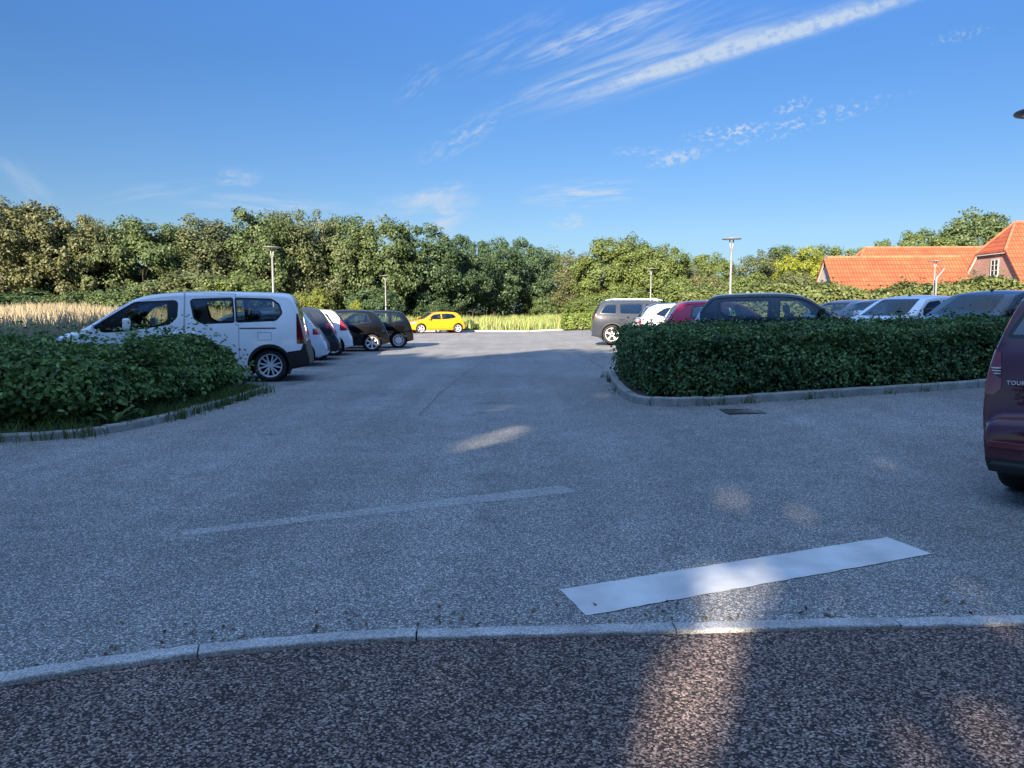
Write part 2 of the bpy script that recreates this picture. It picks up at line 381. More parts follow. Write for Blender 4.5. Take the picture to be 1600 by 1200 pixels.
# ------------------------------------------------------------------ land, asphalt, pavement
KP = [gp(0, 1058), gp(115, 1041), gp(300, 1013), gp(560, 990), gp(740, 984), gp(920, 980), gp(1320, 970), gp(1600, 962)]
def kerb_y(x):
    xs = [p[0] for p in KP]; ys = [p[1] for p in KP]
    x = np.asarray(x, float)
    y = np.interp(x, xs, ys)
    y = np.where(x < xs[0], ys[0]-(xs[0]-x)*.42, y)
    return np.where(x > xs[-1], ys[-1]+(x-xs[-1])*.02, y)
def sheet(name, xs, yfun, mat, zoff, kind='structure'):
    xs = np.asarray(xs, float); rows = [yfun(x) for x in xs]; ny = len(rows[0])
    V = np.array([(x, y, float(gz(x, y))+zoff) for x, r in zip(xs, rows) for y in r])
    i, j = np.meshgrid(np.arange(len(xs)-1), np.arange(ny-1), indexing='ij'); a = (i*ny+j).ravel()
    q = np.stack([a, a+ny, a+ny+1, a+1], 1)
    me = np_mesh(name, V, 4, q); o = link_mesh(name, me, mat); me.polygons.foreach_set('use_smooth', [True]*len(q))
    return props(o, kind=kind)
def mono(*segs):
    out = []
    for a, b, n in segs: out += list(np.linspace(a, b, n, endpoint=False))
    return out+[segs[-1][1]]
far = mono((-1800, -200, 8), (-200, -60, 8), (-60, 60, 60), (60, 200, 8), (200, 1800, 8))
yfar = mono((-600, -60, 6), (-60, 110, 84), (110, 300, 8), (300, 2500, 10))
sheet('ground', far, lambda x: yfar, M_GROUND, -.05)
xs = mono((-40, -8, 16), (-8, 8, 64), (8, 40, 16))
yb = mono((8, 53, 46))
ob = sheet('road', xs, lambda x: list(np.linspace(float(kerb_y(x))+.0, 8, 12)), M_ASPH, 0)
sheet('parking_lot', mono((-10.5, 26, 74)), lambda x: yb, M_ASPH, 0)
sheet('pavement', xs, lambda x: list(np.linspace(-9, float(kerb_y(x))-.06, 10)), M_PAVE, -.012)

def path_len(p): return sum((Vector(b)-Vector(a)).length for a, b in zip(p, p[1:]))
def resample2(pts, step):
    out = [pts[0]]; acc = 0
    P = [Vector((*p[:2],)) for p in pts]
    res = [P[0].copy()]; carry = 0.0
    for a, b in zip(P, P[1:]):
        L = (b-a).length; t = step-carry
        while t <= L:
            res.append(a+(b-a)*(t/L)); t += step
        carry = L-(t-step)
    return res
def chaikin(pts, n=2):
    pts = [tuple(p) for p in pts]
    for _ in range(n):
        o = [pts[0]]
        for a, b in zip(pts, pts[1:]):
            o.append(tuple(x*.75+y*.25 for x, y in zip(a, b))); o.append(tuple(x*.25+y*.75 for x, y in zip(a, b)))
        o.append(pts[-1]); pts = o
    return pts
def kerb(name, pts, width, top, stone, mat, depth=.12, seed=1, lip=.012):
    """kerb stones laid end to end along a line, each a little out of true"""
    rn = random.Random(seed); P = resample2(pts, .06); per = max(2, int(stone/.06)); mb = MB()
    i = 0
    while i < len(P)-2:
        n = per+rn.randint(-2, 2); seg = P[i:i+n+1]; i += n
        if len(seg) < 2: break
        dz = rn.uniform(-.006, .006); off = rn.uniform(-.008, .008)
        vs, fs = [], []; m = 8
        for k, p in enumerate(seg):
            a = seg[max(k-1, 0)]; b = seg[min(k+1, len(seg)-1)]; t = (b-a).normalized(); nn = Vector((-t.y, t.x))
            q = p.copy()
            if k == 0: q = p+t*.004
            if k == len(seg)-1: q = p-t*.004
            g = G(p.x, p.y); w = width/2; jit = rn.uniform(-.003, .003)
            for (s, z) in ((-w, -depth), (-w, top-lip), (-w+lip*.4, top-lip*.3), (-w+lip*1.3, top), (w-lip*1.3, top), (w-lip*.4, top-lip*.3), (w, top-lip), (w, -depth)):
                c = q+nn*(s+off); vs.append((c.x, c.y, g+z+dz+(jit if z > 0 else 0)))
        for k in range(len(seg)-1):
            for j in range(m): fs.append((k*m+j, k*m+(j+1) % m, (k+1)*m+(j+1) % m, (k+1)*m+j))
        fs.append(tuple(range(m))); fs.append(tuple((len(seg)-1)*m+j for j in range(m)))
        mb.add(vs, fs)
    o = mb.build(name, mat, smooth=False); return props(o, kind='structure')
kx = np.linspace(-9, 8, 60)
kerb('kerb', chaikin([(float(x), float(kerb_y(x))-.028) for x in kx], 2), .088, .008, 1.05, M_KERB, seed=4, lip=.007)

def flat_poly(name, pts, z, mat, kind='structure', sub=None):
    mb = MB(); mb.add([(x, y, G(x, y)+z) for x, y in pts], [tuple(range(len(pts)))]); o = mb.build(name, mat); return props(o, kind=kind) if kind else o
def strip(name, a, b, w0, w1, z, mat, n=24):
    a = Vector(a); b = Vector(b); t = (b-a).normalized(); nn = Vector((-t.y, t.x)); mb = MB(); vs = []; fs = []
    for k in range(n+1):
        p = a+(b-a)*k/n; w = (w0+(w1-w0)*k/n)/2
        for s in (-w, w): c = p+nn*s; vs.append((c.x, c.y, G(c.x, c.y)+z))
    for k in range(n): fs.append((2*k, 2*k+1, 2*k+3, 2*k+2))
    o = mb.add(vs, fs).build(name, mat); return props(o, kind='structure')
# the fresh white block and the old worn line
sp = [gp(874, 922), gp(1386, 840), gp(1456, 866), gp(916, 963)]
rn = random.Random(3)
def rough_edge(a, b, n, amp):
    a = Vector(a); b = Vector(b); t = (b-a).normalized(); nn = Vector((-t.y, t.x))
    return [tuple(a+(b-a)*k/n+nn*(rn.uniform(-amp, amp) if k else 0)) for k in range(n)]
flat_poly('road_marking', rough_edge(sp[0], sp[1], 40, .004)+rough_edge(sp[1], sp[2], 6, .003)+rough_edge(sp[2], sp[3], 40, .005)+rough_edge(sp[3], sp[0], 6, .003), .004, M_STRIPE)
strip('worn_road_marking', gp(285, 834), gp(890, 764), .12, .24, .004, M_FADED, 40)
for k, y in enumerate((17.9, 20.4, 22.9, 25.35, 27.9, 30.5)):
    strip('bay_line', (-9.6, y+.25), (-4.3+.1*k, y), .10, .10, .004, M_BAY)
for y in (19.8, 22.4, 25.0, 27.4, 29.9, 32.4, 34.8, 37.2):
    strip('bay_line', (3.0, y), (8.2, y-.7), .10, .10, .004, M_BAY)

def crack(pts, w, seed):
    r = random.Random(seed); P = resample2(pts, .12); mb = MB(); vs = []; fs = []
    for k, q in enumerate(P):
        t = (P[min(k+1, len(P)-1)]-P[max(k-1, 0)]).normalized(); nn = Vector((-t.y, t.x)); c = q+nn*r.uniform(-.015, .015); ww = w*r.uniform(.4, 1.3)/2
        for s_ in (-ww, ww): e = c+nn*s_; vs.append((e.x, e.y, G(e.x, e.y)+.003))
    for k in range(len(P)-1): fs.append((2*k, 2*k+1, 2*k+3, 2*k+2))
    props(mb.add(vs, fs).build('asphalt_seam', M_SEAM), kind='structure')
M_SEAM = simple('asphalt_joint', (.115, .113, .11), .95, var=.4, scale=8)
crack([gp(655, 650), gp(690, 612), gp(740, 575), gp(765, 556)], .022, 1)
crack([gp(380, 612), gp(520, 590), gp(640, 574)], .03, 2)
crack([gp(905, 556), gp(925, 568), gp(945, 580)], .035, 3)
# planting beds with kerbs
bedR = [(2.1, 16.0), (1.86, 12.6), (1.86, 11.5), (1.98, 10.95), (2.35, 10.66), (3.0, 10.66), (7.3, 11.4), (12, 12.3)]
bedRs = chaikin(bedR, 3)
kerb('kerb', bedRs, .14, .115, .85, M_KERB2, seed=9, lip=.02)
flat_poly('planting_bed', bedRs+[(12, 14.6), (7, 14.7), (4, 15.6)], .075, M_SOIL)
bedL = [(-14, 7.75), (-7, 7.85), (-5.5, 8.0), (-4.75, 8.4), (-4.5, 9.2), (-4.42, 10.6), (-4.4, 12), (-4.4, 13.2)]
bedLs = chaikin(bedL, 3)
kerb('kerb', bedLs, .13, .09, .8, M_KERB2, seed=12, lip=.02)
flat_poly('planting_bed', bedLs+[(-4.9, 14.0), (-14, 14.0)], .06, M_SOIL)

# ------------------------------------------------------------------ foliage builders
def wob(P, f, seed):
    r = np.random.default_rng(seed); o = np.zeros(len(P))
    for k in range(5):
        d = r.normal(size=3)*f*(1+.7*k); o += np.sin(P@d+r.uniform(0, 6.28))/(1+.5*k)
    return o/2.2
def in_poly(x, y, poly):
    c = np.zeros(np.shape(x), bool); n = len(poly)
    for i in range(n):
        (x1, y1), (x2, y2) = poly[i], poly[(i+1) % n]
        cond = ((y1 > y) != (y2 > y)) & (x < (x2-x1)*(y-y1)/((y2-y1) or 1e-9)+x1); c ^= cond
    return c
def in1(x, y, poly):
    c = False; n = len(poly); x1, y1 = poly[-1]
    for x2, y2 in poly:
        if (y1 > y) != (y2 > y) and x < (x2-x1)*(y-y1)/(y2-y1)+x1: c = not c
        x1, y1 = x2, y2
    return c
def hedge(label, cat, poly, ztop, n, leaf, width, color, seed, lump=.06, lf=3.0, zlow=.10, depth=.16, mat=None, six=True, sprigs=0.02, core=.22, low=.9, name='hedge', under=.06, shoots=0):
    rng = np.random.default_rng(seed)
    pl = [Vector((*p, 0)) for p in poly]; ctr = sum(pl, Vector())/len(pl)
    th = thing(name, label, cat, (ctr.x, ctr.y, G(ctr.x, ctr.y)))
    area = sum(a.x*b.y-b.x*a.y for a, b in zip(pl, pl[1:]+pl[:1]))/2
    sgn = 1 if area > 0 else -1
    edges = [(a, b) for a, b in zip(pl, pl[1:]+pl[:1])]
    elen = np.array([(b-a).length for a, b in edges]); hh = 1.0*ztop(ctr.x, ctr.y)
    ws = elen*hh*1.25; at = abs(area); pt = at/(at+ws.sum())
    ntop = int(n*pt); ns = n-ntop
    ei = rng.choice(len(edges), ns, p=ws/ws.sum()); u = rng.uniform(0, 1, ns)
    A = np.array([[a.x, a.y] for a, b in edges]); B = np.array([[b.x, b.y] for a, b in edges])
    xy = A[ei]+(B[ei]-A[ei])*u[:, None]
    t = B[ei]-A[ei]; t /= np.linalg.norm(t, axis=1, keepdims=True); nr = np.stack([t[:, 1], -t[:, 0]], 1)*sgn
    zf = rng.uniform(0, 1, ns)**low
    zt = np.array([ztop(x, y) for x, y in xy]); z = zlow+(zt-zlow)*zf
    P = np.concatenate([xy, (z+gz(xy[:, 0], xy[:, 1]))[:, None]], 1); N = np.concatenate([nr, np.zeros((ns, 1))], 1)
    inset = .10*np.clip((zf-.82)/.18, 0, 1)**2 + under*np.clip((.45-zf)/.45, 0, 1)
    P[:, :2] -= nr*inset[:, None]
    bx = [p.x for p in pl]; by = [p.y for p in pl]; got = []
    while sum(map(len, got)) < ntop:
        q = np.stack([rng.uniform(min(bx), max(bx), ntop), rng.uniform(min(by), max(by), ntop)], 1); got.append(q[in_poly(q[:, 0], q[:, 1], poly)])
    q = np.concatenate(got)[:ntop]
    zt2 = np.array([ztop(x, y) for x, y in q])
    P2 = np.concatenate([q, (zt2+gz(q[:, 0], q[:, 1]))[:, None]], 1); N2 = np.tile([0, 0, 1.], (ntop, 1))
    P = np.concatenate([P, P2]); N = np.concatenate([N, N2])
    off = wob(P, lf, seed+1)*lump + wob(P, lf*3.1, seed+2)*lump*.5 - rng.exponential(depth*.45, len(P))
    spr = rng.uniform(0, 1, len(P)) < sprigs; off[spr] += rng.uniform(0.0, .12, spr.sum())*max(1, lump/.06)
    P += N*off[:, None]
    if shoots:
        k = rng.integers(0, len(P), shoots*4); k = k[(P[k, 2] > .45*zlow+.35) | (rng.uniform(size=len(k)) < .3)][:shoots]; qs, qn = [], []
        for i in k:
            d = N[i]*rng.uniform(.3, 1)+np.array([rng.normal(0, .35), rng.normal(0, .35), rng.uniform(-.3, .45)]); d /= np.linalg.norm(d); L = rng.uniform(.14, .38)*(leaf/.06)
            t = rng.uniform(0, 1, 16)[:, None]; qs.append(P[i]+d*L*t+np.array([0, 0, -.25*L])*t**2+rng.normal(0, .022, (16, 3))); qn.append(np.tile(d*.2+np.array([0, 0, .7]), (16, 1)))
        P = np.concatenate([P]+qs); N = np.concatenate([N]+qn)
    lean = N*.9+np.array([0, 0, .55])+rng.normal(size=P.shape)*.55
    cl = wob(P, 5.0, seed+5)*.28+.42
    tint = np.clip(cl+rng.normal(0, .26, len(P)), 0, 1)
    P -= np.array([ctr.x, ctr.y, G(ctr.x, ctr.y)])
    me = leaves('foliage', P, lean, leaf, width, rng, tint, .25, six)
    o = link_mesh('foliage', me, mat or M_HEDGE, th); o.color = (*color, 1)
    # twiggy core and stems
    mb = MB(); cc = Vector((ctr.x, ctr.y))
    ring = []
    m = len(pl)
    for i in range(m):
        p0, p1, p2 = pl[i-1], pl[i], pl[(i+1) % m]
        e1 = (p1-p0).normalized(); e2 = (p2-p1).normalized(); n1 = Vector((-e1.y, e1.x, 0))*sgn; n2 = Vector((-e2.y, e2.x, 0))*sgn
        nn = (n1+n2).normalized(); ring.append(p1+nn*core*1.1)
    vs = []; g0 = G(ctr.x, ctr.y)
    for p in ring: vs.append((p.x-ctr.x, p.y-ctr.y, G(p.x, p.y)-g0+.03))
    for p in ring: vs.append((p.x-ctr.x, p.y-ctr.y, G(p.x, p.y)-g0+max(.12, ztop(p.x, p.y)-core*1.1)))
    fs = [(i, (i+1) % m, m+(i+1) % m, m+i) for i in range(m)]+[tuple(range(m, 2*m))]
    mb.add(vs, fs); rr = random.Random(seed)
    for k in range(int(min(90, elen.sum()*4))):
        e = rr.choices(range(len(edges)), weights=list(elen))[0]; a, b = edges[e]; p = a+(b-a)*rr.random()
        tt = (b-a).normalized(); n0 = Vector((-tt.y, tt.x, 0))*sgn; p = p+n0*rr.uniform(.05, core); zt1 = ztop(p.x, p.y)
        q = p+Vector((rr.uniform(-.15, .15), rr.uniform(-.15, .15), 0)); g1 = G(p.x, p.y)-g0
        mb.tube([(p.x-ctr.x, p.y-ctr.y, g1), (q.x-ctr.x, q.y-ctr.y, g1+zt1*.8)], [.012, .004], 5)
    mb.build('branches', M_TWIG, th)
    return th

def crown_points(rng, rx, rz, zc, clumps, per, flat=.7, low=-.9, jag=.25, cs=(.17, .30)):
    """points of leaf clumps through an uneven crown; returns P, N, tint"""
    Ps, Ns, Ts = [], [], []
    ph = rng.uniform(0, 6.28, 6)
    for k in range(clumps):
        while True:
            d = rng.normal(size=3); d /= np.linalg.norm(d)
            if d[2] > low: break
        az = math.atan2(d[1], d[0])
        f = 1+jag*(math.sin(2*az+ph[0])*.35+math.sin(3*az+ph[1]+2*d[2])*.35+math.sin(5*d[2]*2+ph[2]+az)*.4)
        u = rng.uniform(.30, 1.0)**.45
        c = np.array([d[0]*rx, d[1]*rx, d[2]*rz])*min(u*f, .98+.05*rng.uniform())+np.array([0, 0, zc])
        cr = rx*rng.uniform(*cs)
        n = int(per*rng.uniform(.6, 1.4))
        e = unit(rng.normal(size=(n, 3))); rad = rng.uniform(.35, 1.0, n)**.5
        lump = 1+.25*np.sin(e@rng.normal(size=3)*4+rng.uniform(0, 6))
        p = c+e*np.array([1, 1, flat])*cr*(rad*lump)[:, None]
        out = (c-np.array([0, 0, zc])); out = out/np.linalg.norm(out)
        Ps.append(p); Ns.append(e*.8+out*.35+np.array([0, 0, .4])+rng.normal(size=(n, 3))*.5)
        Ts.append(np.clip(rng.uniform(.15, .85)+rng.normal(0, .18, n), 0, 1))
    return np.concatenate(Ps), np.concatenate(Ns), np.concatenate(Ts)
def make_crown(seed, h, rx, rz, zc, clumps, per, leaf, **kw):
    rng = np.random.default_rng(seed)
    P, N, T = crown_points(rng, rx, rz, zc, clumps, per, **kw)
    P[:, 2] = np.maximum(P[:, 2], .05)
    return leaves('crown', P, N, leaf, leaf*.72, rng, T)
def make_trunk(seed, h, r, rx, z0):
    rr = random.Random(seed); mb = MB()
    bend = [rr.uniform(-.25, .25) for _ in range(4)]
    pts = [(0, 0, -.1), (bend[0]*.3, bend[1]*.3, h*.25), (bend[0], bend[1], h*.5), (bend[2], bend[3], h*.88)]
    mb.tube(pts, [r*1.35, r, r*.7, r*.15], 9)
    for k in range(9):
        t = rr.uniform(.22, .75); z = h*t; a = rr.uniform(0, 6.28); L = rx*rr.uniform(.5, .85)
        b = Vector((bend[0]*t*1.5, bend[1]*t*1.5, z)); e = b+Vector((math.cos(a)*L, math.sin(a)*L, L*rr.uniform(.4, .9)))
        mid = b.lerp(e, .5)+Vector((0, 0, -.1*L)); mb.tube([b, mid, e], [r*.42, r*.26, r*.06], 6)
        for j in range(2):
            a2 = a+rr.uniform(-.9, .9); e2 = mid+Vector((math.cos(a2)*L*.5, math.sin(a2)*L*.5, L*.45)); mb.tube([mid, e2], [r*.18, r*.04], 5)
    o = mb.build('trunk', M_BARK, smooth=True); me = o.data; bpy.data.objects.remove(o); return me
# prototypes, all about 10 m tall, re-used with turns and scales
CROWNS = {
 'oak':   [make_crown(11+i, 10, 3.7, 4.6, 5.5, 170, 150, .25, flat=.8, low=-.95, jag=.36, cs=(.12, .28)) for i in range(3)],
 'tall':  [make_crown(31+i, 10, 3.1, 4.9, 5.2, 170, 150, .24, flat=.95, low=-.98, jag=.22, cs=(.2, .34)) for i in range(2)],
 'loose': [make_crown(51+i, 10, 3.6, 4.6, 5.3, 130, 120, .22, flat=.8, low=-.95, jag=.45, cs=(.14, .26)) for i in range(2)],
 'round': [make_crown(71+i, 10, 4.8, 4.4, 5.6, 190, 140, .27, flat=.65, low=-.8, jag=.30, cs=(.13, .23)) for i in range(2)],
 'bush':  [make_crown(91+i, 10, 5.2, 5.0, 4.4, 150, 130, .42, flat=.8, low=-.75, jag=.35, cs=(.15, .28)) for i in range(3)],
}
TRUNKS = [make_trunk(5+i, 9.0, .22, 3.6, 1) for i in range(3)]
tcount = [0]
def tree(name, label, px, top, d, width, kind, color, group=None, base=0.0, pos=None):
    x = X(px, d) if pos is None else pos[0]; y = d if pos is None else pos[1]
    g = G(x, y)+base; h = (Z(top, y)-g) if pos is None else top
    tcount[0] += 1; rr = random.Random(tcount[0]*7+3)
    t = thing(name, label, 'shrub' if name == 'shrub' else 'tree', (x, y, g), rr.uniform(0, 6.28), group)
    v = CROWNS[kind]; me = v[tcount[0] % len(v)]
    zmax = 10.0; rx = {'oak': 3.9, 'tall': 3.3, 'loose': 3.9, 'round': 5.0, 'bush': 5.4}[kind]
    sx = width/(2*rx); sz = h/zmax
    tr = link_mesh('trunk', TRUNKS[tcount[0] % 3], None, t); tr.scale = (sx, sx, sz)
    cr = link_mesh('crown', me, None, t); cr.scale = (sx, sx*rr.uniform(.92, 1.1), sz); cr.color = (*color, 1)
    return t
for k in CROWNS:
    for me in CROWNS[k]:
        me.materials.append(M_LEAF)
        z = np.empty(len(me.vertices)*3, np.float32); me.vertices.foreach_get('co', z); zz = z.reshape(-1, 3); s = 10.0/np.percentile(zz[:, 2], 99.9); zz[:, 2] *= s; me.vertices.foreach_set('co', zz.ravel()); me.update()

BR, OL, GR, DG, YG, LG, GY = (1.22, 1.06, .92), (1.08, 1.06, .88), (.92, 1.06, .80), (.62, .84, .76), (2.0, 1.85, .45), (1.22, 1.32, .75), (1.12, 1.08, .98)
WOOD = 'trees along the edge of the wood'
wood = [
 ('brownish broadleaf tree at the far left end of the wood, cut by the photo edge', 8, 318, 56, 8.2, 'round', BR),
 ('brown tinged broad tree above the dry meadow, right of the photo-edge tree', 88, 322, 58, 7.6, 'round', BR),
 ('short brownish tree with sloping shoulder where the wood dips, behind the van bonnet', 150, 350, 59, 5.6, 'round', OL),
 ('grey green tree rising behind the windscreen of the white van', 226, 344, 61, 7.0, 'oak', GR),
 ('olive tree rising behind the front seats of the white van', 318, 343, 64, 7.0, 'tall', GY),
 ('tall green tree behind the left lamp post beside the van roof', 405, 329, 66, 7.2, 'oak', GR),
 ('tall olive topped tree just right of the left lamp post', 452, 332, 68, 6.0, 'tall', OL),
 ('thin greyish tree with sparse foliage behind the rear of the van', 502, 335, 71, 6.4, 'loose', GY),
 ('upright green tree above the white hatchback in the left row', 548, 340, 72, 6.0, 'tall', GR),
 ('dense green tree directly behind the lamp post above the black cars', 602, 345, 74, 7.4, 'oak', GR),
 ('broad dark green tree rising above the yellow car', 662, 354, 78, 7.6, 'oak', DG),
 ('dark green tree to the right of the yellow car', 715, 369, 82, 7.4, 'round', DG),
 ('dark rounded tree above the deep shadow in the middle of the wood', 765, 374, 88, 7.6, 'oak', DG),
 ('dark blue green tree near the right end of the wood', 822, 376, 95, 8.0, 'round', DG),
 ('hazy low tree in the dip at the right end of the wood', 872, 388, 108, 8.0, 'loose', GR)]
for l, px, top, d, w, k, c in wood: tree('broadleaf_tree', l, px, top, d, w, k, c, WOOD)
SIDE = 'trees right of the gap in the wood'
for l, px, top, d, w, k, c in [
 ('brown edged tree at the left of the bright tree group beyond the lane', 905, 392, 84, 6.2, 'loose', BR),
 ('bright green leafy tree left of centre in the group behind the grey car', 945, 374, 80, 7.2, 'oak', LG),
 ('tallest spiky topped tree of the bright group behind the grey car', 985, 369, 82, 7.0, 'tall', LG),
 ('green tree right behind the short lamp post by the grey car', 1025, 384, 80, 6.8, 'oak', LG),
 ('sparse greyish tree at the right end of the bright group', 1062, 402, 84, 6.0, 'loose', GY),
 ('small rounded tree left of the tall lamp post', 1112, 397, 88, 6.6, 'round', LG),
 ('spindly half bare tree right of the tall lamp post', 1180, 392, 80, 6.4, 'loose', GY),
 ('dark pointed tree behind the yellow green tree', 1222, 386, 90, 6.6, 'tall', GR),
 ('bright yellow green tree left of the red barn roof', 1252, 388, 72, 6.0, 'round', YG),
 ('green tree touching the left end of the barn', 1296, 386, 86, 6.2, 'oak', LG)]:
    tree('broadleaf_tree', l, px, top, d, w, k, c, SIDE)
tree('broadleaf_tree', 'small tree top showing above the barn ridge', 1366, 378, 105, 7.0, 'round', LG)
tree('oak_tree', 'large round dark oak behind the farm roofs, the tallest on the right', 1506, 334, 100, 13.5, 'round', GR)
tree('oak_tree', 'lower oak showing above the barn ridge left of the large oak', 1428, 364, 98, 8.0, 'round', LG)
tree('oak_tree', 'low spreading tree peeping between barn ridge and large oak', 1462, 372, 96, 8.0, 'oak', LG)
# shrubs in front of the wood
for l, px, top, d, w, k, c in [
 ('golden yellow shrub behind the rear of the white van', 490, 452, 52, 3.2, 'bush', (1.55, 1.45, .62)),
 ('small bright yellow sapling bush above the white hatchback', 557, 469, 54, 1.1, 'tall', (2.0, 1.9, .6)),
 ('dull green bush behind the roof front of the white van', 300, 425, 52, 6.0, 'bush', OL),
 ('pale olive bush behind the roof middle of the white van', 362, 428, 52, 5.0, 'bush', LG),
 ('green bush in front of the wood, left of the van windscreen', 196, 446, 52, 4.6, 'bush', GR),
 ('dark bush under the brown trees at the left photo edge', 30, 452, 54, 7.0, 'bush', DG),
 ('green bush under the brown trees above the dry meadow', 120, 456, 54, 4.6, 'bush', GR),
 ('dark green bush behind the black hatchbacks', 585, 450, 68, 5.0, 'bush', DG),
 ('dark bush behind the yellow car roof', 680, 470, 76, 5.0, 'bush', DG),
 ('leafy bush at the right end of the dark wood', 850, 462, 92, 5.0, 'bush', GR),
 ('bright bush at the foot of the bright group, beside the meadow', 915, 462, 74, 4.6, 'bush', LG),
 ('rounded green bush behind the roof of the grey car', 978, 448, 66, 5.0, 'bush', LG),
 ('bush left of the tall lamp post above the red car', 1072, 438, 62, 4.8, 'bush', LG),
 ('pinkish brown flowering bush above the red car', 1100, 430, 66, 4.4, 'bush', BR),
 ('green bush right of the tall lamp post', 1170, 425, 62, 4.6, 'bush', LG),
 ('olive bush left of the white barn gable', 1240, 426, 62, 4.6, 'bush', OL),
 ('dark low shrub beside the rear of the yellow car', 732, 500, 54, 1.3, 'bush', GR)]:
    tree('shrub', l, px, top, d, w, k, c)
# the wood behind the front row, one mass
def mass(name, label, pts, n, leaf, color, seed, dark=.5):
    rng = np.random.default_rng(seed); Ps, Ns, Ts = [], [], []
    for (x, y, r, h) in pts:
        k = int(h*r*2.2)
        for _ in range(k):
            c = np.array([x+rng.normal(0, r*.5), y+rng.normal(0, r*.4), G(x, y)+rng.uniform(.2, h)])
            e = unit(rng.normal(size=(n, 3))); Ps.append(c+e*rng.uniform(.4, 1, (n, 1))*1.1); Ns.append(e+np.array([0, 0, .4])); Ts.append(np.full(n, rng.uniform(.1, dark*1.4)))
    P = np.concatenate(Ps); P[:, 2] = np.maximum(P[:, 2], .05)
    me = leaves(name, P, np.concatenate(Ns)+rng.normal(size=P.shape)*.5, leaf, leaf*.75, rng, np.clip(np.concatenate(Ts), 0, 1))
    o = link_mesh(name, me, M_LEAF); o.color = (*color, 1); return props(o, label, 'woodland', kind='stuff')
mass('woodland', 'dense dark mass of trees filling the wood behind its front row', [(X(px, d+7), d+7, 3.2, h) for px, d, h in [(p, 57+(max(p,0)/870.0)**1.4*46, (8.2 if p < 640 else 7.4)) for p in range(-60, 900, 42)]], 46, .36, (.72, .84, .74), 5)
mass('undergrowth', 'low tangled undergrowth at the foot of the trees', [(X(px, d+1.5), d+1.5, 2.4, 2.4) for px, d in [(p, 57+(max(p,0)/870.0)**1.4*44) for p in range(-60, 900, 34)]]+[(X(p, 86), 86, 2.6, 4.2) for p in range(890, 1330, 34)], 46, .34, (.82, .95, .70), 6)

# meadow grass
def grass(name, label, pts, h, w, n, mat, color, seed, bend=.35):
    rng = np.random.default_rng(seed); m = len(pts); P = np.repeat(pts, n, 0)+rng.normal(0, .07, (m*n, 2))*(w/.03); k = len(P)
    z = gz(P[:, 0], P[:, 1])-.04; hh = h*rng.uniform(.45, 1.15, k)*np.repeat(1+.10*np.sin(pts[:, 0]*.6+pts[:, 1]*.4)+.08*np.sin(pts[:, 0]*2.1), n)
    a = rng.uniform(0, 6.28, k); ww = w*rng.uniform(.6, 1.3, k)/2; b = rng.uniform(0, 6.28, k); be = bend*rng.uniform(.1, 1, k)*hh
    dx, dy = np.cos(a)*ww, np.sin(a)*ww; bx, by = np.cos(b)*be, np.sin(b)*be
    v0 = np.stack([P[:, 0]-dx, P[:, 1]-dy, z], 1); v1 = np.stack([P[:, 0]+dx, P[:, 1]+dy, z], 1)
    v2 = np.stack([P[:, 0]+dx*.8+bx*.35, P[:, 1]+dy*.8+by*.35, z+hh*.6], 1); v3 = np.stack([P[:, 0]-dx*.8+bx*.35, P[:, 1]-dy*.8+by*.35, z+hh*.6], 1)
    v4 = np.stack([P[:, 0]+dx*.2+bx, P[:, 1]+dy*.2+by, z+hh], 1); v5 = np.stack([P[:, 0]-dx*.2+bx, P[:, 1]-dy*.2+by, z+hh], 1)
    V = np.stack([v0, v1, v2, v3, v4, v5], 1).reshape(-1, 3); o = np.arange(k)[:, None]*6
    q = np.concatenate([o+np.array([[0, 1, 2, 3]]), o+np.array([[3, 2, 4, 5]])], 1).reshape(-1, 4)
    tint = np.clip(np.repeat(.5+.3*np.sin(pts[:, 0]*.35+2)*np.cos(pts[:, 1]*.23), n)+rng.normal(0, .22, k), 0, 1)
    me = np_mesh(name, V, 4, q, np.repeat(tint, 2)); ob = link_mesh(name, me, mat); ob.color = (*color, 1)
    return props(ob, label, 'grass', kind='stuff')
rng0 = np.random.default_rng(77)
def scatter(n, x0, x1, y0, y1, keep):
    out = []
    while sum(map(len, out)) < n:
        y = y0*(y1/y0)**rng0.uniform(0, 1, n*2); x = rng0.uniform(x0, x1, n*2); p = np.stack([x, y], 1); out.append(p[keep(x, y)])
    return np.concatenate(out)[:n]
ptsL = scatter(16000, -48, -10.6, 14.5, 60, lambda x, y: (np.abs(x/y) < .78) & (x > -.80*y))
grass('meadow_grass', 'tall dry straw coloured grass of the meadow on the left', ptsL, 1.15, .045, 4, M_GRASS, (1, .97, .95), 1)
ptsC = scatter(9000, -14, 34, 53.2, 90, lambda x, y: (np.abs(x/y) < .72) & ((x < 26) | (y > 53)))
grass('meadow_grass', 'yellow green rough grass beyond the far edge of the asphalt', ptsC, .95, .07, 4, M_GREEN, (1, 1, 1), 2)
ptsW = scatter(170, -10.5, 4, 53.2, 58, lambda x, y: x > -9)
grass('meadow_grass', 'brown seed stalks standing above the far grass strip', ptsW, 1.3, .035, 1, M_GRASS, (.62, .5, .5), 3, .15)
kerb('kerb', [(-10.4, 53.1), (3.4, 53.1), (26, 53.1)], .14, .10, 1.0, M_KERB, seed=21)

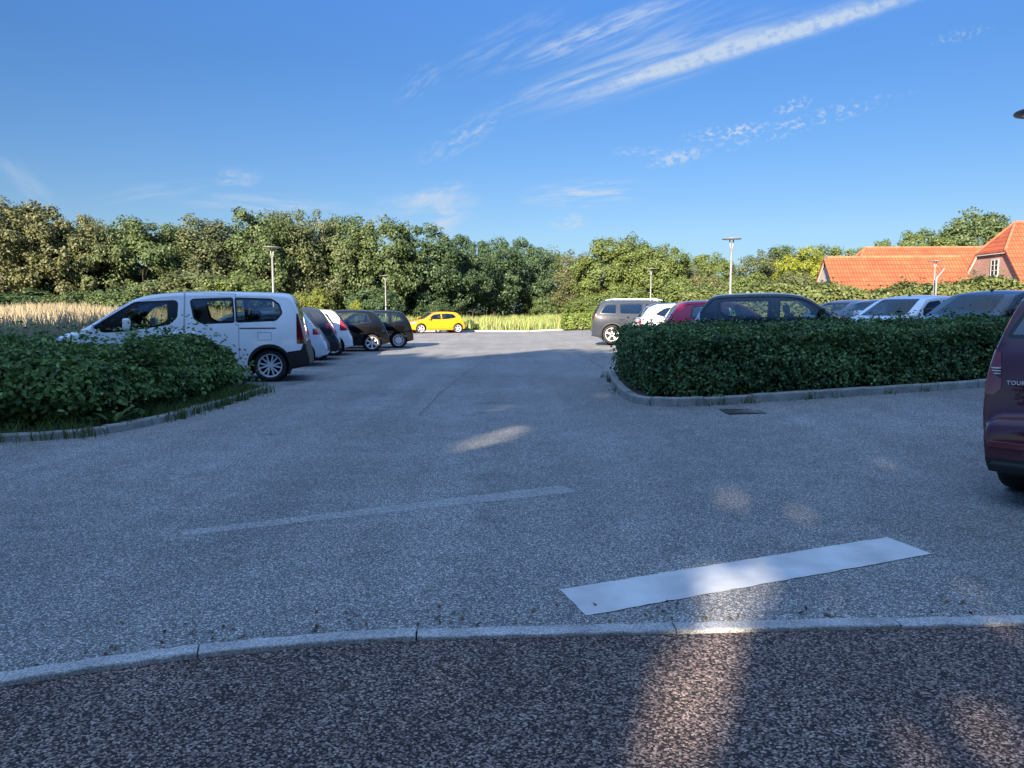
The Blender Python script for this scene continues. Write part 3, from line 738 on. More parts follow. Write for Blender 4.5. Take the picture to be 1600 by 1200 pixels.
# hedges
hedge('dense clipped beech hedge on the kerbed island in front of the right-hand cars', 'hedge',
      [(2.05, 11.25), (2.5, 10.90), (3.2, 10.90), (7.3, 11.64), (12, 12.5), (12, 14.3), (7, 14.4), (3.6, 15.3), (2.28, 16.0), (2.03, 13.5)],
      lambda x, y: 1.0-.010*(x-2)+.035*math.sin(x*1.9+y)+.025*math.sin(x*4.3-y*3), 115000, .060, .042, (.85, 1.0, .92), 41, lump=.10, lf=3.4, depth=.26, sprigs=.04, shoots=130)
def zl(x, y):
    a = .83-.14*float(sm((x+5.6)/1.0))*float(sm((y-10.0)/2.5))-.20*float(sm((x+5.0)/.4))
    return a
hedge('overgrown hedge on the left island hiding the front of the white van', 'hedge',
      [(-10.5, 8.1), (-5.75, 8.25), (-5.0, 8.7), (-4.72, 9.6), (-4.62, 11.4), (-4.6, 12.9), (-5.2, 13.5), (-10.5, 13.5)],
      zl, 100000, .072, .050, (.9, 1.05, .82), 43, lump=.20, lf=1.7, depth=.34, sprigs=.04, core=.46, low=.62, under=.34, shoots=130)
hedge('tall bushy hedge behind the right-hand cars in front of the farm', 'hedge',
      [(X(1065, 59), 59), (X(1300, 52), 52), (X(1480, 47), 47), (X(1640, 45), 45), (X(1640, 45), 47.5), (X(1480, 49.5), 49.5), (X(1300, 54.5), 54.5), (X(1065, 61.5), 61.5)],
      lambda x, y: 2.75+.25*math.sin(x*.7)+.2*math.sin(x*1.7+1), 30000, .24, .17, (1.2, 1.22, .80), 47, lump=.28, lf=1.1, depth=.35, mat=M_LEAF, six=False, sprigs=.10, core=.5)
hedge('low bright green hedge at the far end of the lot, left of the grey car', 'hedge',
      [(3.5, 51.2), (14, 49.5), (14, 50.9), (3.5, 52.6)], lambda x, y: 1.15, 9000, .15, .11, (1.3, 1.5, .55), 48, lump=.12, lf=2, mat=M_LEAF, six=False, core=.3)
# weeds along the left kerb and scraps of grass elsewhere
def along(pts, n, spread, seed, lo=0, hi=1):
    r = np.random.default_rng(seed); P = resample2(pts, .05); P = P[int(len(P)*lo):int(len(P)*hi)]
    c = r.integers(0, max(1, n//14), n); cen = r.integers(0, len(P), max(1, n//14))
    q = np.array([[P[cen[k]].x, P[cen[k]].y] for k in c])+r.normal(0, spread, (n, 2)); return q
grass('weeds', 'long green weeds and grass growing along the left kerb', np.concatenate([along(bedLs, 380, .10, 4, .45, 1), along([(x-.20, y+.12) for x, y in bedLs], 420, .12, 14, .45, 1)]), .22, .012, 5, M_WEED, (1.1, 1.1, .9), 4, .75)
grass('weeds', 'scraps of grass along the kerb of the right-hand island', np.concatenate([along(bedRs, 130, .09, 5, 0, .62), along([(x+.16, y+.1) for x, y in bedRs], 220, .09, 15, 0, .7)]), .16, .012, 5, M_WEED, (1, 1, .9), 5, .7)
grass('weeds', 'tiny weeds growing in the joint of the near kerb', np.array([[x, float(kerb_y(x))+.03+random.Random(int(x*999)).uniform(-.01, .015)] for x in (-.58, -.55, -.52, -.50, -.35, -.33, -.30, -1.42, -1.40, -1.38, -1.30)]), .04, .005, 7, M_WEED, (1, 1, .9), 6, .9)

def dock(x, y, s, seed, label):
    r = random.Random(seed); th = thing('weed_plant', label, 'weed', (x, y, G(x, y)+.05)); mb = MB()
    for k in range(11):
        a = r.uniform(0, 6.28); L = s*r.uniform(.6, 1); w = L*.3; d = Vector((math.cos(a), math.sin(a), 0)); n = Vector((-d.y, d.x, 0)); rise = r.uniform(.5, 1.3); vs = []; fs = []
        for j in range(6):
            t = j/5; c = d*L*t*.75+Vector((0, 0, L*rise*t*(1-.45*t))); ww = w*math.sin(math.pi*min(.97, t*.9+.08))*.5
            vs += [c-n*ww+Vector((0, 0, ww*.35)), c, c+n*ww+Vector((0, 0, ww*.35))]
        for j in range(5): b = j*3; fs += [(b, b+1, b+4, b+3), (b+1, b+2, b+5, b+4)]
        mb.add(vs, fs)
    mb.build('leaves', M_DOCK, th)
M_DOCK = simple('dock_leaf', (.08, .14, .035), .5, var=.3, scale=12)
dock(-4.75, 8.85, .36, 1, 'broad leaved pale green weed at the foot of the left hedge')
dock(3.75, 11.02, .22, 2, 'broad leaved weed at the foot of the right hedge corner')
# ------------------------------------------------------------------ cars
def cut(bm, poly, axes, flt):
    lo = [min(p[i] for p in poly)-.12 for i in (0, 1)]; hi = [max(p[i] for p in poly)+.12 for i in (0, 1)]
    ia = {'xz': (0, 2), 'yz': (1, 2)}[axes]
    def near(f):
        c0 = [v.co[ia[0]] for v in f.verts]; c1 = [v.co[ia[1]] for v in f.verts]
        return min(c0) < hi[0] and max(c0) > lo[0] and min(c1) < hi[1] and max(c1) > lo[1]
    fs = [f for f in bm.faces if flt(f.calc_center_median(), f.normal) and near(f)]
    n = len(poly)
    for i in range(n):
        a = poly[i]; b = poly[(i+1) % n]; d = (b[0]-a[0], b[1]-a[1])
        if math.hypot(*d) < 1e-6: continue
        co = Vector((0, 0, 0)); no = Vector((0, 0, 0)); co[ia[0]] = a[0]; co[ia[1]] = a[1]; no[ia[0]] = -d[1]; no[ia[1]] = d[0]
        geom = list(fs)+list({e for f in fs for e in f.edges})+list({v for f in fs for v in f.verts})
        r = bmesh.ops.bisect_plane(bm, geom=geom, plane_co=co, plane_no=no.normalized(), dist=1e-5)
        fs = list({g for g in r['geom'] if isinstance(g, bmesh.types.BMFace) and g.is_valid})
    res = []
    for f in fs:
        c = f.calc_center_median()
        if flt(c, f.normal) and in1(c[ia[0]], c[ia[1]], poly): res.append(f)
    return res
def take(bm, faces, name, mat, parent, push=0.0):
    faces = [f for f in faces if f.is_valid]
    if not faces: return None
    idx = {}; vs = []; fs = []
    for f in faces:
        t = []
        for v in f.verts:
            if v.index not in idx or idx[v.index][1] is not v: pass
            key = v
            if key not in idx: idx[key] = len(vs); vs.append(v.co+v.normal*push)
            t.append(idx[key])
        fs.append(tuple(t))
    mb = MB(); mb.add(vs, fs); o = mb.build(name, mat, parent, smooth=True, recalc=False)
    bmesh.ops.delete(bm, geom=faces, context='FACES'); return o
def round_poly(p, n=2, r=.045):
    """rounds the corners of a closed outline by about r metres"""
    o = []
    for a, b, c in zip([p[-1]]+p[:-1], p, p[1:]+p[:1]):
        A, B, C = Vector(a), Vector(b), Vector(c); d1 = min(r, (A-B).length*.45); d2 = min(r, (C-B).length*.45)
        q0 = B+(A-B).normalized()*d1; q2 = B+(C-B).normalized()*d2
        for t in ((0, .5, 1) if n > 1 else (0, 1)): o.append(tuple(q0*(1-t)**2+B*2*t*(1-t)+q2*t*t))
    return o
def shrink(p, d):
    n = len(p); area = sum(p[i][0]*p[(i+1) % n][1]-p[(i+1) % n][0]*p[i][1] for i in range(n)); s = 1 if area > 0 else -1; out = []
    for i in range(n):
        a = Vector(p[i-1]); b = Vector(p[i]); c = Vector(p[(i+1) % n]); e1 = (b-a).normalized(); e2 = (c-b).normalized()
        nn = (Vector((-e1.y, e1.x))+Vector((-e2.y, e2.x)))*s
        if nn.length < 1e-4: out.append(tuple(b)); continue
        nn.normalize(); k = d/max(.35, abs(nn.dot(Vector((-e1.y, e1.x))*s))); out.append(tuple(b+nn*k))
    return out

def wheel_meshes(Rw, style):
    w = .10; rr = Rw*.70; t = MB()
    prof = [(rr, -w), (Rw*.80, -w*1.1), (Rw*.93, -w*1.02), (Rw*.985, -w*.8), (Rw, -w*.4), (Rw, w*.4), (Rw*.985, w*.8), (Rw*.93, w*1.02), (Rw*.80, w*1.1), (rr, w*.95)]
    t.lathe(prof, 40, 'Y')
    hub = MB(); hub.lathe([(0.001, -.06), (rr*.98, -.06), (rr*.98, -.02), (rr*.6, -.015), (rr*.6, .02), (.06, .03), (0.001, .03)], 32, 'Y')
    rim = MB(); rim.lathe([(rr*.99, -.05), (rr*1.0, w*.9), (rr*1.03, w*1.02), (rr*.97, w*1.0), (rr*.92, w*.7), (rr*.90, .0)], 40, 'Y')
    def spoke(a, r0, r1, w0, w1, da=0.0, y0=.055, y1=.075):
        ca, sa = math.cos(a), math.sin(a); c2, s2 = math.cos(a+da), math.sin(a+da)
        p0 = Vector((ca*r0, y0, sa*r0)); p1 = Vector((c2*r1, y1, s2*r1)); d = (p1-p0).normalized(); n = d.cross(Vector((0, 1, 0))).normalized(); yv = Vector((0, .022, 0))
        vs = [p0-n*w0-yv, p0+n*w0-yv, p0+n*w0*.7+yv*.4, p0-n*w0*.7+yv*.4, p1-n*w1-yv, p1+n*w1-yv, p1+n*w1*.7+yv*.4, p1-n*w1*.7+yv*.4]
        rim.add(vs, [(0,1,2,3),(4,7,6,5),(0,4,5,1),(1,5,6,2),(2,6,7,3),(3,7,4,0)])
    rim.lathe([(0.001, .075), (.05, .074), (.062, .06), (.062, .02)], 20, 'Y')
    kind, n = style[0], style[1]
    for k in range(n):
        a = 2*math.pi*k/n
        if kind == 'pair':
            spoke(a-.10, .045, rr*.95, .019, .017, -.14); spoke(a+.10, .045, rr*.95, .019, .017, .14)
        elif kind == 'blade': spoke(a, .04, rr*.95, .026, .040)
        elif kind == 'twin': spoke(a-.14, .05, rr*.95, .016, .014); spoke(a+.14, .05, rr*.95, .016, .014)
        else: spoke(a, .05, rr*.95, .020, .016)
    if kind == 'cover':
        rim.lathe([(rr*.62, .06), (rr*.62, .078), (.05, .085), (.001, .085)], 30, 'Y')
    return t, hub, rim

def car(name, label, loc, head, sp):
    """shell lofted through cross-sections, then windows, lamps, doors and arches cut out of it"""
    L, Wd, H = sp['L'], sp['W']/2, sp['H']
    th = thing(name, label, sp.get('cat', 'car'), (loc[0], loc[1], G(loc[0], loc[1])+.004), R(head), sp.get('group'))
    hl = L/2; top = [(x*L-hl, z) for x, z in sp['top']]
    st = chaikin(top, 2); P = [Vector(p) for p in st]
    res = [P[0]]; step = sp.get('step', .065)
    for a, b in zip(P, P[1:]):
        n = max(1, int(round((b-a).length/step)))
        for k in range(1, n+1): res.append(a.lerp(b, k/n))
    for a, b in zip(res, res[1:]):
        if b.x <= a.x+1e-4: b.x = a.x+2e-4
    zc = sp.get('clear', .20); wz = sp.get('wz') or [(.15, .86), (.28, .945), (.48, .985), (.62, 1.0), (.80, .99), (.93, .965), (1.05, .925), (1.2, .865), (1.35, .80), (1.5, .72), (1.7, .62)]
    zs = [z*H/1.5 for z, _ in wz]; ws = [w*Wd for _, w in wz]
    # smooth the width table
    zz = np.linspace(zs[0], zs[-1], 120); wv = np.interp(zz, zs, ws); kk = np.ones(9)/9; wv = np.convolve(np.pad(wv, 4, 'edge'), kk, 'valid')
    def Wz(z): return float(np.interp(z, zz, wv))
    rk, fk = sp.get('taper', (.13, .20))
    def plan(x):
        t = x/hl
        return 1-(rk*abs(t)**6 if t < 0 else fk*abs(t)**4)
    def zb(x):
        t = abs(x/hl); return zc+sp.get('kick', .10)*max(0, (t-.72)/.28)**1.5
    rroof = sp.get('round', .085)
    bm = bmesh.new(); rings = []; NS, NA, NT = 18, 5, 5
    for p in res:
        x, zt = p.x, p.y; b = zb(x); zt = max(zt, b+.06); pl = plan(x)
        r = min(rroof*(1.25 if zt < H*.72 else 1.0), (zt-b)*.4); zsd = zt-r
        half = [(0, b), (Wz(b)*pl*.6, b)]
        for k in range(NS):
            z = b+(zsd-b)*k/(NS-1); half.append((Wz(z)*pl, z))
        ys = Wz(zsd)*pl
        for k in range(1, NA+1):
            a = math.pi/2*k/NA; half.append((ys-r+r*math.cos(a), zsd+r*math.sin(a)))
        y1 = ys-r; crown = .035*min(1, (zt-b)/.5)
        for k in range(1, NT+1):
            y = y1*(1-k/NT); half.append((y, zt+crown*(1-(y/y1)**2)))
        m = len(half); ring = [bm.verts.new((x, y, z)) for y, z in half]
        ring += [bm.verts.new((x, -half[k][0], half[k][1])) for k in range(m-2, 0, -1)]
        rings.append(ring)
    for a, b in zip(rings, rings[1:]):
        n = len(a)
        for k in range(n): bm.faces.new((a[k], a[(k+1) % n], b[(k+1) % n], b[k]))
    bm.faces.new(rings[0]); bm.faces.new(rings[-1][::-1])
    bmesh.ops.recalc_face_normals(bm, faces=bm.faces[:]); bm.normal_update()
    PAINT = sp['paint']; X0 = lambda x: x*L-hl
    side = lambda c, n: abs(n.y) > .35 and n.z < .9
    # wheel arches
    Rw = sp['Rw']; axles = [sp['rear_axle']*L-hl, sp['front_axle']*L-hl]; Ra = Rw+sp.get('archgap', .045)
    for xa in axles:
        poly = [(xa+Ra*math.cos(2*math.pi*k/28), Rw+.01+Ra*math.sin(2*math.pi*k/28)) for k in range(28)]
        fs = cut(bm, poly, 'xz', lambda c, n: abs(c.y) > Wd*.58); bmesh.ops.delete(bm, geom=fs, context='FACES')
        for s in (-1, 1):
            lin = MB()
            for k in range(18):
                a0, a1 = -.5+(math.pi+1.0)*k/18, -.5+(math.pi+1.0)*(k+1)/18; yo = lambda a: s*(Wz(Rw+Ra*math.sin(a))*plan(xa+Ra*math.cos(a))+.004); yi = s*(Wd*.50)
                q = lambda a, rad, y: (xa+rad*math.cos(a), y, Rw+.01+rad*math.sin(a))
                lin.add([q(a0, Ra, yo(a0)), q(a1, Ra, yo(a1)), q(a1, Ra, yi), q(a0, Ra, yi)], [(0, 1, 2, 3)])
                if sp.get('clad'):
                    w2 = Ra+sp['clad']; yq = lambda a, rad: s*(Wz(Rw+rad*math.sin(a))*plan(xa+rad*math.cos(a))+.006)
                    lin.add([q(a0, Ra-.01, yq(a0, Ra)), q(a1, Ra-.01, yq(a1, Ra)), q(a1, w2, yq(a1, w2)), q(a0, w2, yq(a0, w2))], [(0, 1, 2, 3)])
            pts = [(xa+Ra*math.cos(2*math.pi*k/24), s*Wd*.50, Rw+.01+Ra*math.sin(2*math.pi*k/24)) for k in range(24)]
            lin.add(pts, [tuple(range(24))]); lin.build('wheel_arch', M_BLACK, th)
        
    # side glass: frame ring then pane
    for wi, wn in enumerate(sp['side_windows']):
        poly, gl = wn[0], wn[1]; fr = wn[2] if len(wn) > 2 else .028
        outer = round_poly([(X0(x), z) for x, z in poly], 2); inner = shrink(outer, fr) if len(wn) < 4 else round_poly([(X0(x), z) for x, z in wn[3]], 2)
        fo = cut(bm, outer, 'xz', side); fi = cut(bm, inner, 'xz', side); fo = [f for f in bm.faces if (lambda c: in1(c.x, c.z, outer) and side(c, f.normal))(f.calc_center_median())]
        ins = set(fi)
        for s in (1, -1):
            take(bm, [f for f in fi if f.is_valid and f.calc_center_median().y*s > 0], 'window', gl, th)
        fr_f = [f for f in fo if f.is_valid and f not in ins]
        for s in (1, -1): take(bm, [f for f in fr_f if f.is_valid and f.calc_center_median().y*s > 0], 'window_frame', sp.get('trim', M_TRIM), th)
    # windscreen and rear window
    for nm, key, sg in (('windscreen', 'screen', 1), ('rear_window', 'rear', -1)):
        if key not in sp: continue
        z0, w0, z1, w1 = sp[key][:4]; gl = sp[key][4]; fr = .03
        xs_ = sp[key][5]
        def flt(c, n, sg=sg, xs_=xs_): return sg*n.x > .16 and X0(xs_[0]) < c.x < X0(xs_[1])
        poly = round_poly([(-w0, z0), (w0, z0), (w1, z1), (-w1, z1)], 2)
        fo = cut(bm, poly, 'yz', flt); fi = cut(bm, shrink(poly, fr), 'yz', flt); ins = set(fi)
        fo = [f for f in bm.faces if (lambda c: in1(c.y, c.z, poly) and flt(c, f.normal))(f.calc_center_median()) and f not in ins]
        take(bm, fi, nm, gl, th); take(bm, fo, 'window_frame', M_TRIM, th)
    # lamps: outline seen from the end, limited along the length
    for nm, key, sg in (('tail_light', 'tail', -1), ('headlight', 'headl', 1)):
        for (poly, xl, mt) in sp.get(key, []):
            for s in (1, -1):
                pp = [(s*y, z) for y, z in poly]
                xr = (X0(0)-.1, X0(xl)) if sg < 0 else (X0(xl), X0(1)+.1)
                fl = lambda c, n, s=s, xr=xr: xr[0] < c.x < xr[1] and c.y*s > 0
                bx = [(xr[0], .05), (xr[1], .05), (xr[1], H), (xr[0], H)]
                cut(bm, bx, 'xz', lambda c, n, s=s, xr=xr: abs(c.x-(xr[1] if sg < 0 else xr[0])) < .25 and c.y*s > 0)
                fs = cut(bm, round_poly(pp, 1), 'yz', fl); take(bm, fs, nm, mt, th, .004)
    # plastic lower panels given in side view
    for nm, poly, mt in sp.get('panels', []):
        pp = [(X0(x), z) for x, z in poly]
        fs = cut(bm, pp, 'xz', lambda c, n: True); take(bm, fs, nm, mt, th, .003)
    if sp.get('roof_mat'):
        fs = [f for f in bm.faces if f.normal.z > .75 and f.calc_center_median().z > H*.9]; take(bm, fs, 'roof', sp['roof_mat'], th)
    # doors
    for poly in sp.get('doors', []):
        pp = [(X0(x), z) for x, z in poly]
        fs = cut(bm, pp, 'xz', side)
        for s in (1, -1):
            dr = take(bm, [f for f in fs if f.is_valid and f.calc_center_median().y*s > 0], 'door', PAINT, th)
            seam = MB()
            for a, b in zip(pp, pp[1:]+pp[:1]):
                A, B = Vector(a), Vector(b); n = max(2, int((B-A).length/.05)); t = (B-A).normalized(); nn = Vector((-t.y, t.x))*.003
                for k in range(n):
                    q = [A.lerp(B, k/n)-nn, A.lerp(B, k/n)+nn, A.lerp(B, (k+1)/n)+nn, A.lerp(B, (k+1)/n)-nn]
                    seam.add([(c.x, s*(Wz(c.y)*plan(c.x)+.003), c.y) for c in q], [(0, 1, 2, 3)])
            if dr: seam.build('door_seam', M_TRIM, dr)
    for f in bm.faces: f.smooth = True
    me = bpy.data.meshes.new('body'); bm.to_mesh(me); bm.free(); link_mesh('body', me, PAINT, th)
    # fittings
    for x, z in sp.get('handles', []):
        for s in (1, -1):
            MB().box((X0(x), s*(Wz(z)*plan(X0(x))+.016), z), (.19, .03, .032), None, .01).build('door_handle', sp.get('handle_mat', PAINT), th, True)
    if 'mirror' in sp:
        x, z, mm = sp['mirror']
        for s in (1, -1):
            mb = MB(); yb = Wz(z)*plan(X0(x)); mb.box((X0(x), s*(yb+.125), z+.03), (.13, .20, .17*sp.get('mscale', 1)), Matrix.Rotation(s*.12, 3, 'Z'), .045)
            mb.box((X0(x)+.01, s*(yb+.02), z-.035), (.06, .12, .035), None, .01); mb.build('side_mirror', mm, th, True)
    # wheels
    t, hb, rm = wheel_meshes(Rw, sp.get('wheel', ('blade', 5)))
    ob_t = ob_h = ob_r = None
    for xa in axles:
        for s in (1, -1):
            if ob_h is None:
                ob_h = hb.build('wheel', M_STEEL, th, True); ob_t = t.build('tyre', M_TYRE, ob_h, True); ob_r = rm.build('rim', sp.get('rim', M_ALLOY), ob_h)
                w = ob_h
            else:
                w = ob_h.copy(); COL.objects.link(w); w.parent = th
                for o in (ob_t, ob_r): c = o.copy(); COL.objects.link(c); c.parent = w
            w.location = (xa, s*(Wz(Rw)*plan(xa)-.125), Rw); w.rotation_euler = (0, random.Random(xa*s).uniform(0, 6), 0 if s > 0 else math.pi)
    # cabin
    xf = X0(sp['cabin'][0]); xr = X0(sp['cabin'][1]); zb_ = sp['belt']; seat_m = sp.get('seat', M_SEAT)
    def seat(x, y, wdt, tilt=.22):
        mb = MB(); rt = Matrix.Rotation(-tilt, 3, 'Y')
        mb.box((x+.24, y, zb_-.46), (.52, wdt, .16), None, .05); mb.box((x-.06, y, zb_-.16), (.15, wdt, .62), rt, .06)
        for hy in ([0] if wdt < .7 else [-.38, .38]):
            mb.box((x-.17, y+hy, zb_+.235), (.11, .25, .19), rt, .05); mb.box((x-.13, y+hy, zb_+.12), (.02, .12, .12), rt)
        mb.build('seat', seat_m, th, True)
    seat(xf, -Wd*.40, .50); seat(xf, Wd*.40, .50); seat(xr, 0, Wd*1.42)
    mb = MB(); mb.box((xf+.86, 0, zb_-.16), (.34, Wd*1.55, .26), None, .07); mb.build('dashboard', M_DASH, th, True)
    mb = MB(); rt = Matrix.Rotation(R(-65), 3, 'Y'); pts = [rt @ Vector((.185*math.cos(a), .185*math.sin(a), 0))+Vector((xf+.60, Wd*.40, zb_+.0)) for a in np.linspace(0, 2*math.pi, 25)]
    mb.tube(pts, .016, 6, False); mb.tube([pts[6], pts[18]], .014, 5); mb.tube([(xf+.60, Wd*.40, zb_), (xf+.80, Wd*.40, zb_-.12)], .025, 6); mb.build('steering_wheel', M_DASH, th, True)
    if 'aerial' in sp:
        x, z, ln, an = sp['aerial']; MB().tube([(X0(x), 0, z), (X0(x)-ln*math.cos(an), 0, z+ln*math.sin(an))], [.006, .003], 5).box((X0(x)+.01, 0, z), (.07, .04, .03), None, .01).build('aerial', M_BLACK, th)
    if 'wipers' in sp:
        x, z = sp['wipers']
        for y in (.22, -.36): MB().box((X0(x), y, z), (.03, .55, .02), Matrix.Rotation(.08, 3, 'X')).build('wiper', M_BLACK, th)
    if sp.get('sunshade'): mb = MB(); mb.box((X0(sp['sunshade'][0]), Wd*.40, sp['sunshade'][1]), (.02, .34, .10), Matrix.Rotation(.5, 3, 'Y')); mb.build('sun_visor', M_PAPER, th)
    sp['_W'] = Wz; sp['_plan'] = plan; sp['_th'] = th; sp['_X0'] = X0
    return th

def hatch(L=3.95, W=1.72, H=1.50, paint_=None, **kw):
    d = dict(L=L, W=W, H=H, paint=paint_, Rw=.305, rear_axle=.155, front_axle=.80, belt=.93*H/1.5, cabin=(.54, .28), wheel=('blade', 5),
      top=[(0.0, .30), (.0005, .46), (.004, .58), (.018, .66), (.035, .82), (.07, 1.04), (.115, 1.28), (.15, 1.40), (.20, 1.445), (.38, 1.465), (.50, 1.445), (.585, 1.37), (.66, 1.19), (.755, .965), (.80, .935), (.90, .85), (.965, .74), (.988, .62), (.997, .48), (1.0, .30)],
      side_windows=[([(.145, 1.02), (.30, .96), (.435, .945), (.435, 1.355), (.33, 1.37), (.20, 1.34)], M_GLASSM), ([(.455, .945), (.71, .955), (.60, 1.24), (.565, 1.315), (.455, 1.355)], M_GLASS)],
      screen=(.985, .62, 1.39, .50, M_GLASS, (.55, .80)), rear=(1.0, .56, 1.34, .47, M_GLASSD, (.0, .18)),
      tail=[([(.55, .80), (1.0, .78), (1.0, 1.05), (.60, 1.03)], .055, M_RED)], headl=[([(.42, .66), (1.0, .68), (1.0, .80), (.45, .76)], .90, M_CLEARLAMP)],
      doors=[[(.445, .32), (.735, .32), (.735, .90), (.715, .955), (.70, .99), (.585, 1.36), (.447, 1.39)], [(.24, .36), (.443, .32), (.443, 1.39), (.27, 1.38), (.19, .95), (.22, .62)]],
      handles=[(.49, .82), (.245, .84)], mirror=(.675, 1.0, paint_))
    sc = H/1.5
    if abs(sc-1) > 1e-3:
        d['top'] = [(x, z*sc) for x, z in d['top']]; d['side_windows'] = [(tuple([(x, z*sc) for x, z in p]), g) for p, g in d['side_windows']]
        d['side_windows'] = [(list(p), g) for p, g in d['side_windows']]
        for k in ('screen', 'rear'): a = d[k]; d[k] = (a[0]*sc, a[1], a[2]*sc, a[3], a[4], a[5])
        d['tail'] = [([(y, z*sc) for y, z in p], x, m) for p, x, m in d['tail']]; d['headl'] = [([(y, z*sc) for y, z in p], x, m) for p, x, m in d['headl']]
        d['doors'] = [[(x, z*sc) for x, z in p] for p in d['doors']]; d['handles'] = [(x, z*sc) for x, z in d['handles']]; d['mirror'] = (d['mirror'][0], d['mirror'][1]*sc, d['mirror'][2])
    d.update(kw); return d

P_WHITE = paint('white_paint', (.90, .90, .91)); P_SILVER = paint('silver_paint', (.58, .61, .66), .35); P_DARK = paint('slate_paint', (.022, .027, .038), .3)
P_BLACK = paint('black_paint', (.0025, .0026, .0032), 0); P_YELLOW = paint('yellow_paint', (.74, .30, .010)); P_GREY = paint('grey_paint', (.032, .038, .052), .4)
P_CRIM = paint('crimson_paint', (.56, .022, .075), .1); P_NAVY = paint('navy_paint', (.018, .024, .048), .2); P_MAROON = paint('maroon_paint', (.088, .020, .036), .25, .28)
P_BLUE = paint('blue_grey_paint', (.035, .048, .078), .4); P_PEARL = paint('pearl_paint', (.80, .80, .82))

def rear_at(px, d, L, head):
    """centre of a car whose near rear corner shows at px, near side at depth d"""
    h = R(head); x = X(px, d); f = Vector((math.cos(h), math.sin(h))); nl = Vector((-f.y, f.x)); 
    if nl.y > 0: nl = -nl
    c = Vector((x, d))+f*L/2-nl*.86; return (c.x, c.y)
# --- white van, side-on
vz = 1.045
def vx(X_): return (1545-X_)/312.0/4.80
def vv(*pts): return [(vx(a), (630-b)/312.0*vz) for a, b in pts]
van = dict(L=4.80, W=1.86, H=1.82, paint=P_WHITE, cat='van', Rw=.325, rear_axle=vx(1305), front_axle=vx(1305)+2.975/4.8, belt=1.10, cabin=(.52, .27), wheel=('pair', 6), archgap=.05, clad=.05, clear=.22, seat=M_SEAT,
  top=[(0, .32), (.001, .50), (.008, .62), (.016, .86), (.030, 1.15), (.050, 1.50), (.066, 1.68), (.085, 1.745), (.13, 1.765), (.30, 1.785), (.45, 1.785), (.57, 1.755), (.655, 1.685), (.70, 1.59), (.80, 1.27), (.873, 1.055), (.90, 1.03), (.955, .955), (.985, .84), (.996, .62), (1, .34)],
  wz=[(.15, .87), (.28, .955), (.42, .985), (.55, 1.0), (.75, .995), (.88, .98), (1.0, .955), (1.15, .91), (1.3, .86), (1.45, .81), (1.6, .77)], taper=(.06, .20), round=.10,
  side_windows=[(vv((300, 300), (535, 155), (765, 144), (782, 160), (778, 245), (735, 288), (480, 326), (362, 332)), M_GLASS, .03, vv((425, 285), (520, 190), (600, 166), (718, 160), (722, 262), (640, 297), (480, 312))),
    (vv((846, 150), (862, 136), (1098, 128), (1108, 278), (920, 285), (868, 255)), M_GLASS, .034),
    (vv((1104, 128), (1325, 134), (1372, 165), (1390, 222), (1350, 268), (1114, 278)), M_GLASSM, .036)],
  screen=(1.13, .72, 1.60, .62, M_GLASS, (.66, .88)), rear=(1.12, .62, 1.58, .55, M_GLASSD, (0, .09)),
  tail=[([(.70, .76), (1.0, .76), (1.0, 1.36), (.74, 1.36)], .050, M_DRED)], headl=[([(.5, .74), (1, .74), (1, .90), (.55, .88)], .93, M_CLEARLAMP)],
  panels=[('bumper', [(-.01, .20), (.085, .20), (.088, .60), (.034, .635), (.022, .80), (-.01, .80)], M_BLACK), ('front_bumper', [(.96, .2), (1.01, .2), (1.01, .52), (.95, .52)], M_BLACK)],
  doors=[vv((820, 100), (820, 560), (330, 560), (330, 335), (300, 300), (530, 140), (600, 112)), vv((815, 100), (815, 560), (1095, 560), (1128, 480), (1130, 290), (1112, 290), (1112, 108))],
  handles=[(vx(780), .98), (vx(850), .98)], handle_mat=P_WHITE, mirror=(vx(505), 1.13, P_WHITE), mscale=1.35, aerial=(.62, 1.77, .30, 2.6))
v = car('white_van', 'white passenger van parked side-on behind the left hedge', rear_at(482, 15.1, 4.80, 192), 192, van)
Wz, pln, X0 = van['_W'], van['_plan'], van['_X0']
for nm, (xa, xb, za, zb2), mt in (('slide_rail', (vx(1135), vx(1348), 1.065, 1.085), M_TRIM), ('side_moulding', (vx(880), vx(1100), .50, .58), M_BLACK)):
    for s in (1, -1):
        mb = MB()
        for k in range(10):
            x0, x1 = X0(xa)+(X0(xb)-X0(xa))*k/10, X0(xa)+(X0(xb)-X0(xa))*(k+1)/10; y0 = lambda x, z: s*(Wz(z)*pln(x)+.006)
            mb.add([(x0, y0(x0, za), za), (x1, y0(x1, za), za), (x1, y0(x1, zb2), zb2), (x0, y0(x0, zb2), zb2)], [(0, 1, 2, 3)])
        mb.build(nm, mt, v)
mb = MB()
for s in (1,):
    x0, x1, za, zb2 = X0(vx(1240)), X0(vx(1320)), .84, .99; c = [(x0, za), (x1, za), (x1, zb2), (x0, zb2)]
    for a, b in zip(c, c[1:]+c[:1]):
        A, B = Vector(a), Vector(b); t = (B-A).normalized()*.004; n_ = Vector((-t.y, t.x)); mb.add([(q.x, s*(Wz(q.y)*pln(q.x)+.003), q.y) for q in (A-n_, A+n_, B+n_, B-n_)], [(0, 1, 2, 3)])
mb.build('fuel_flap', simple('seam_grey', (.25, .25, .26), .5), v)

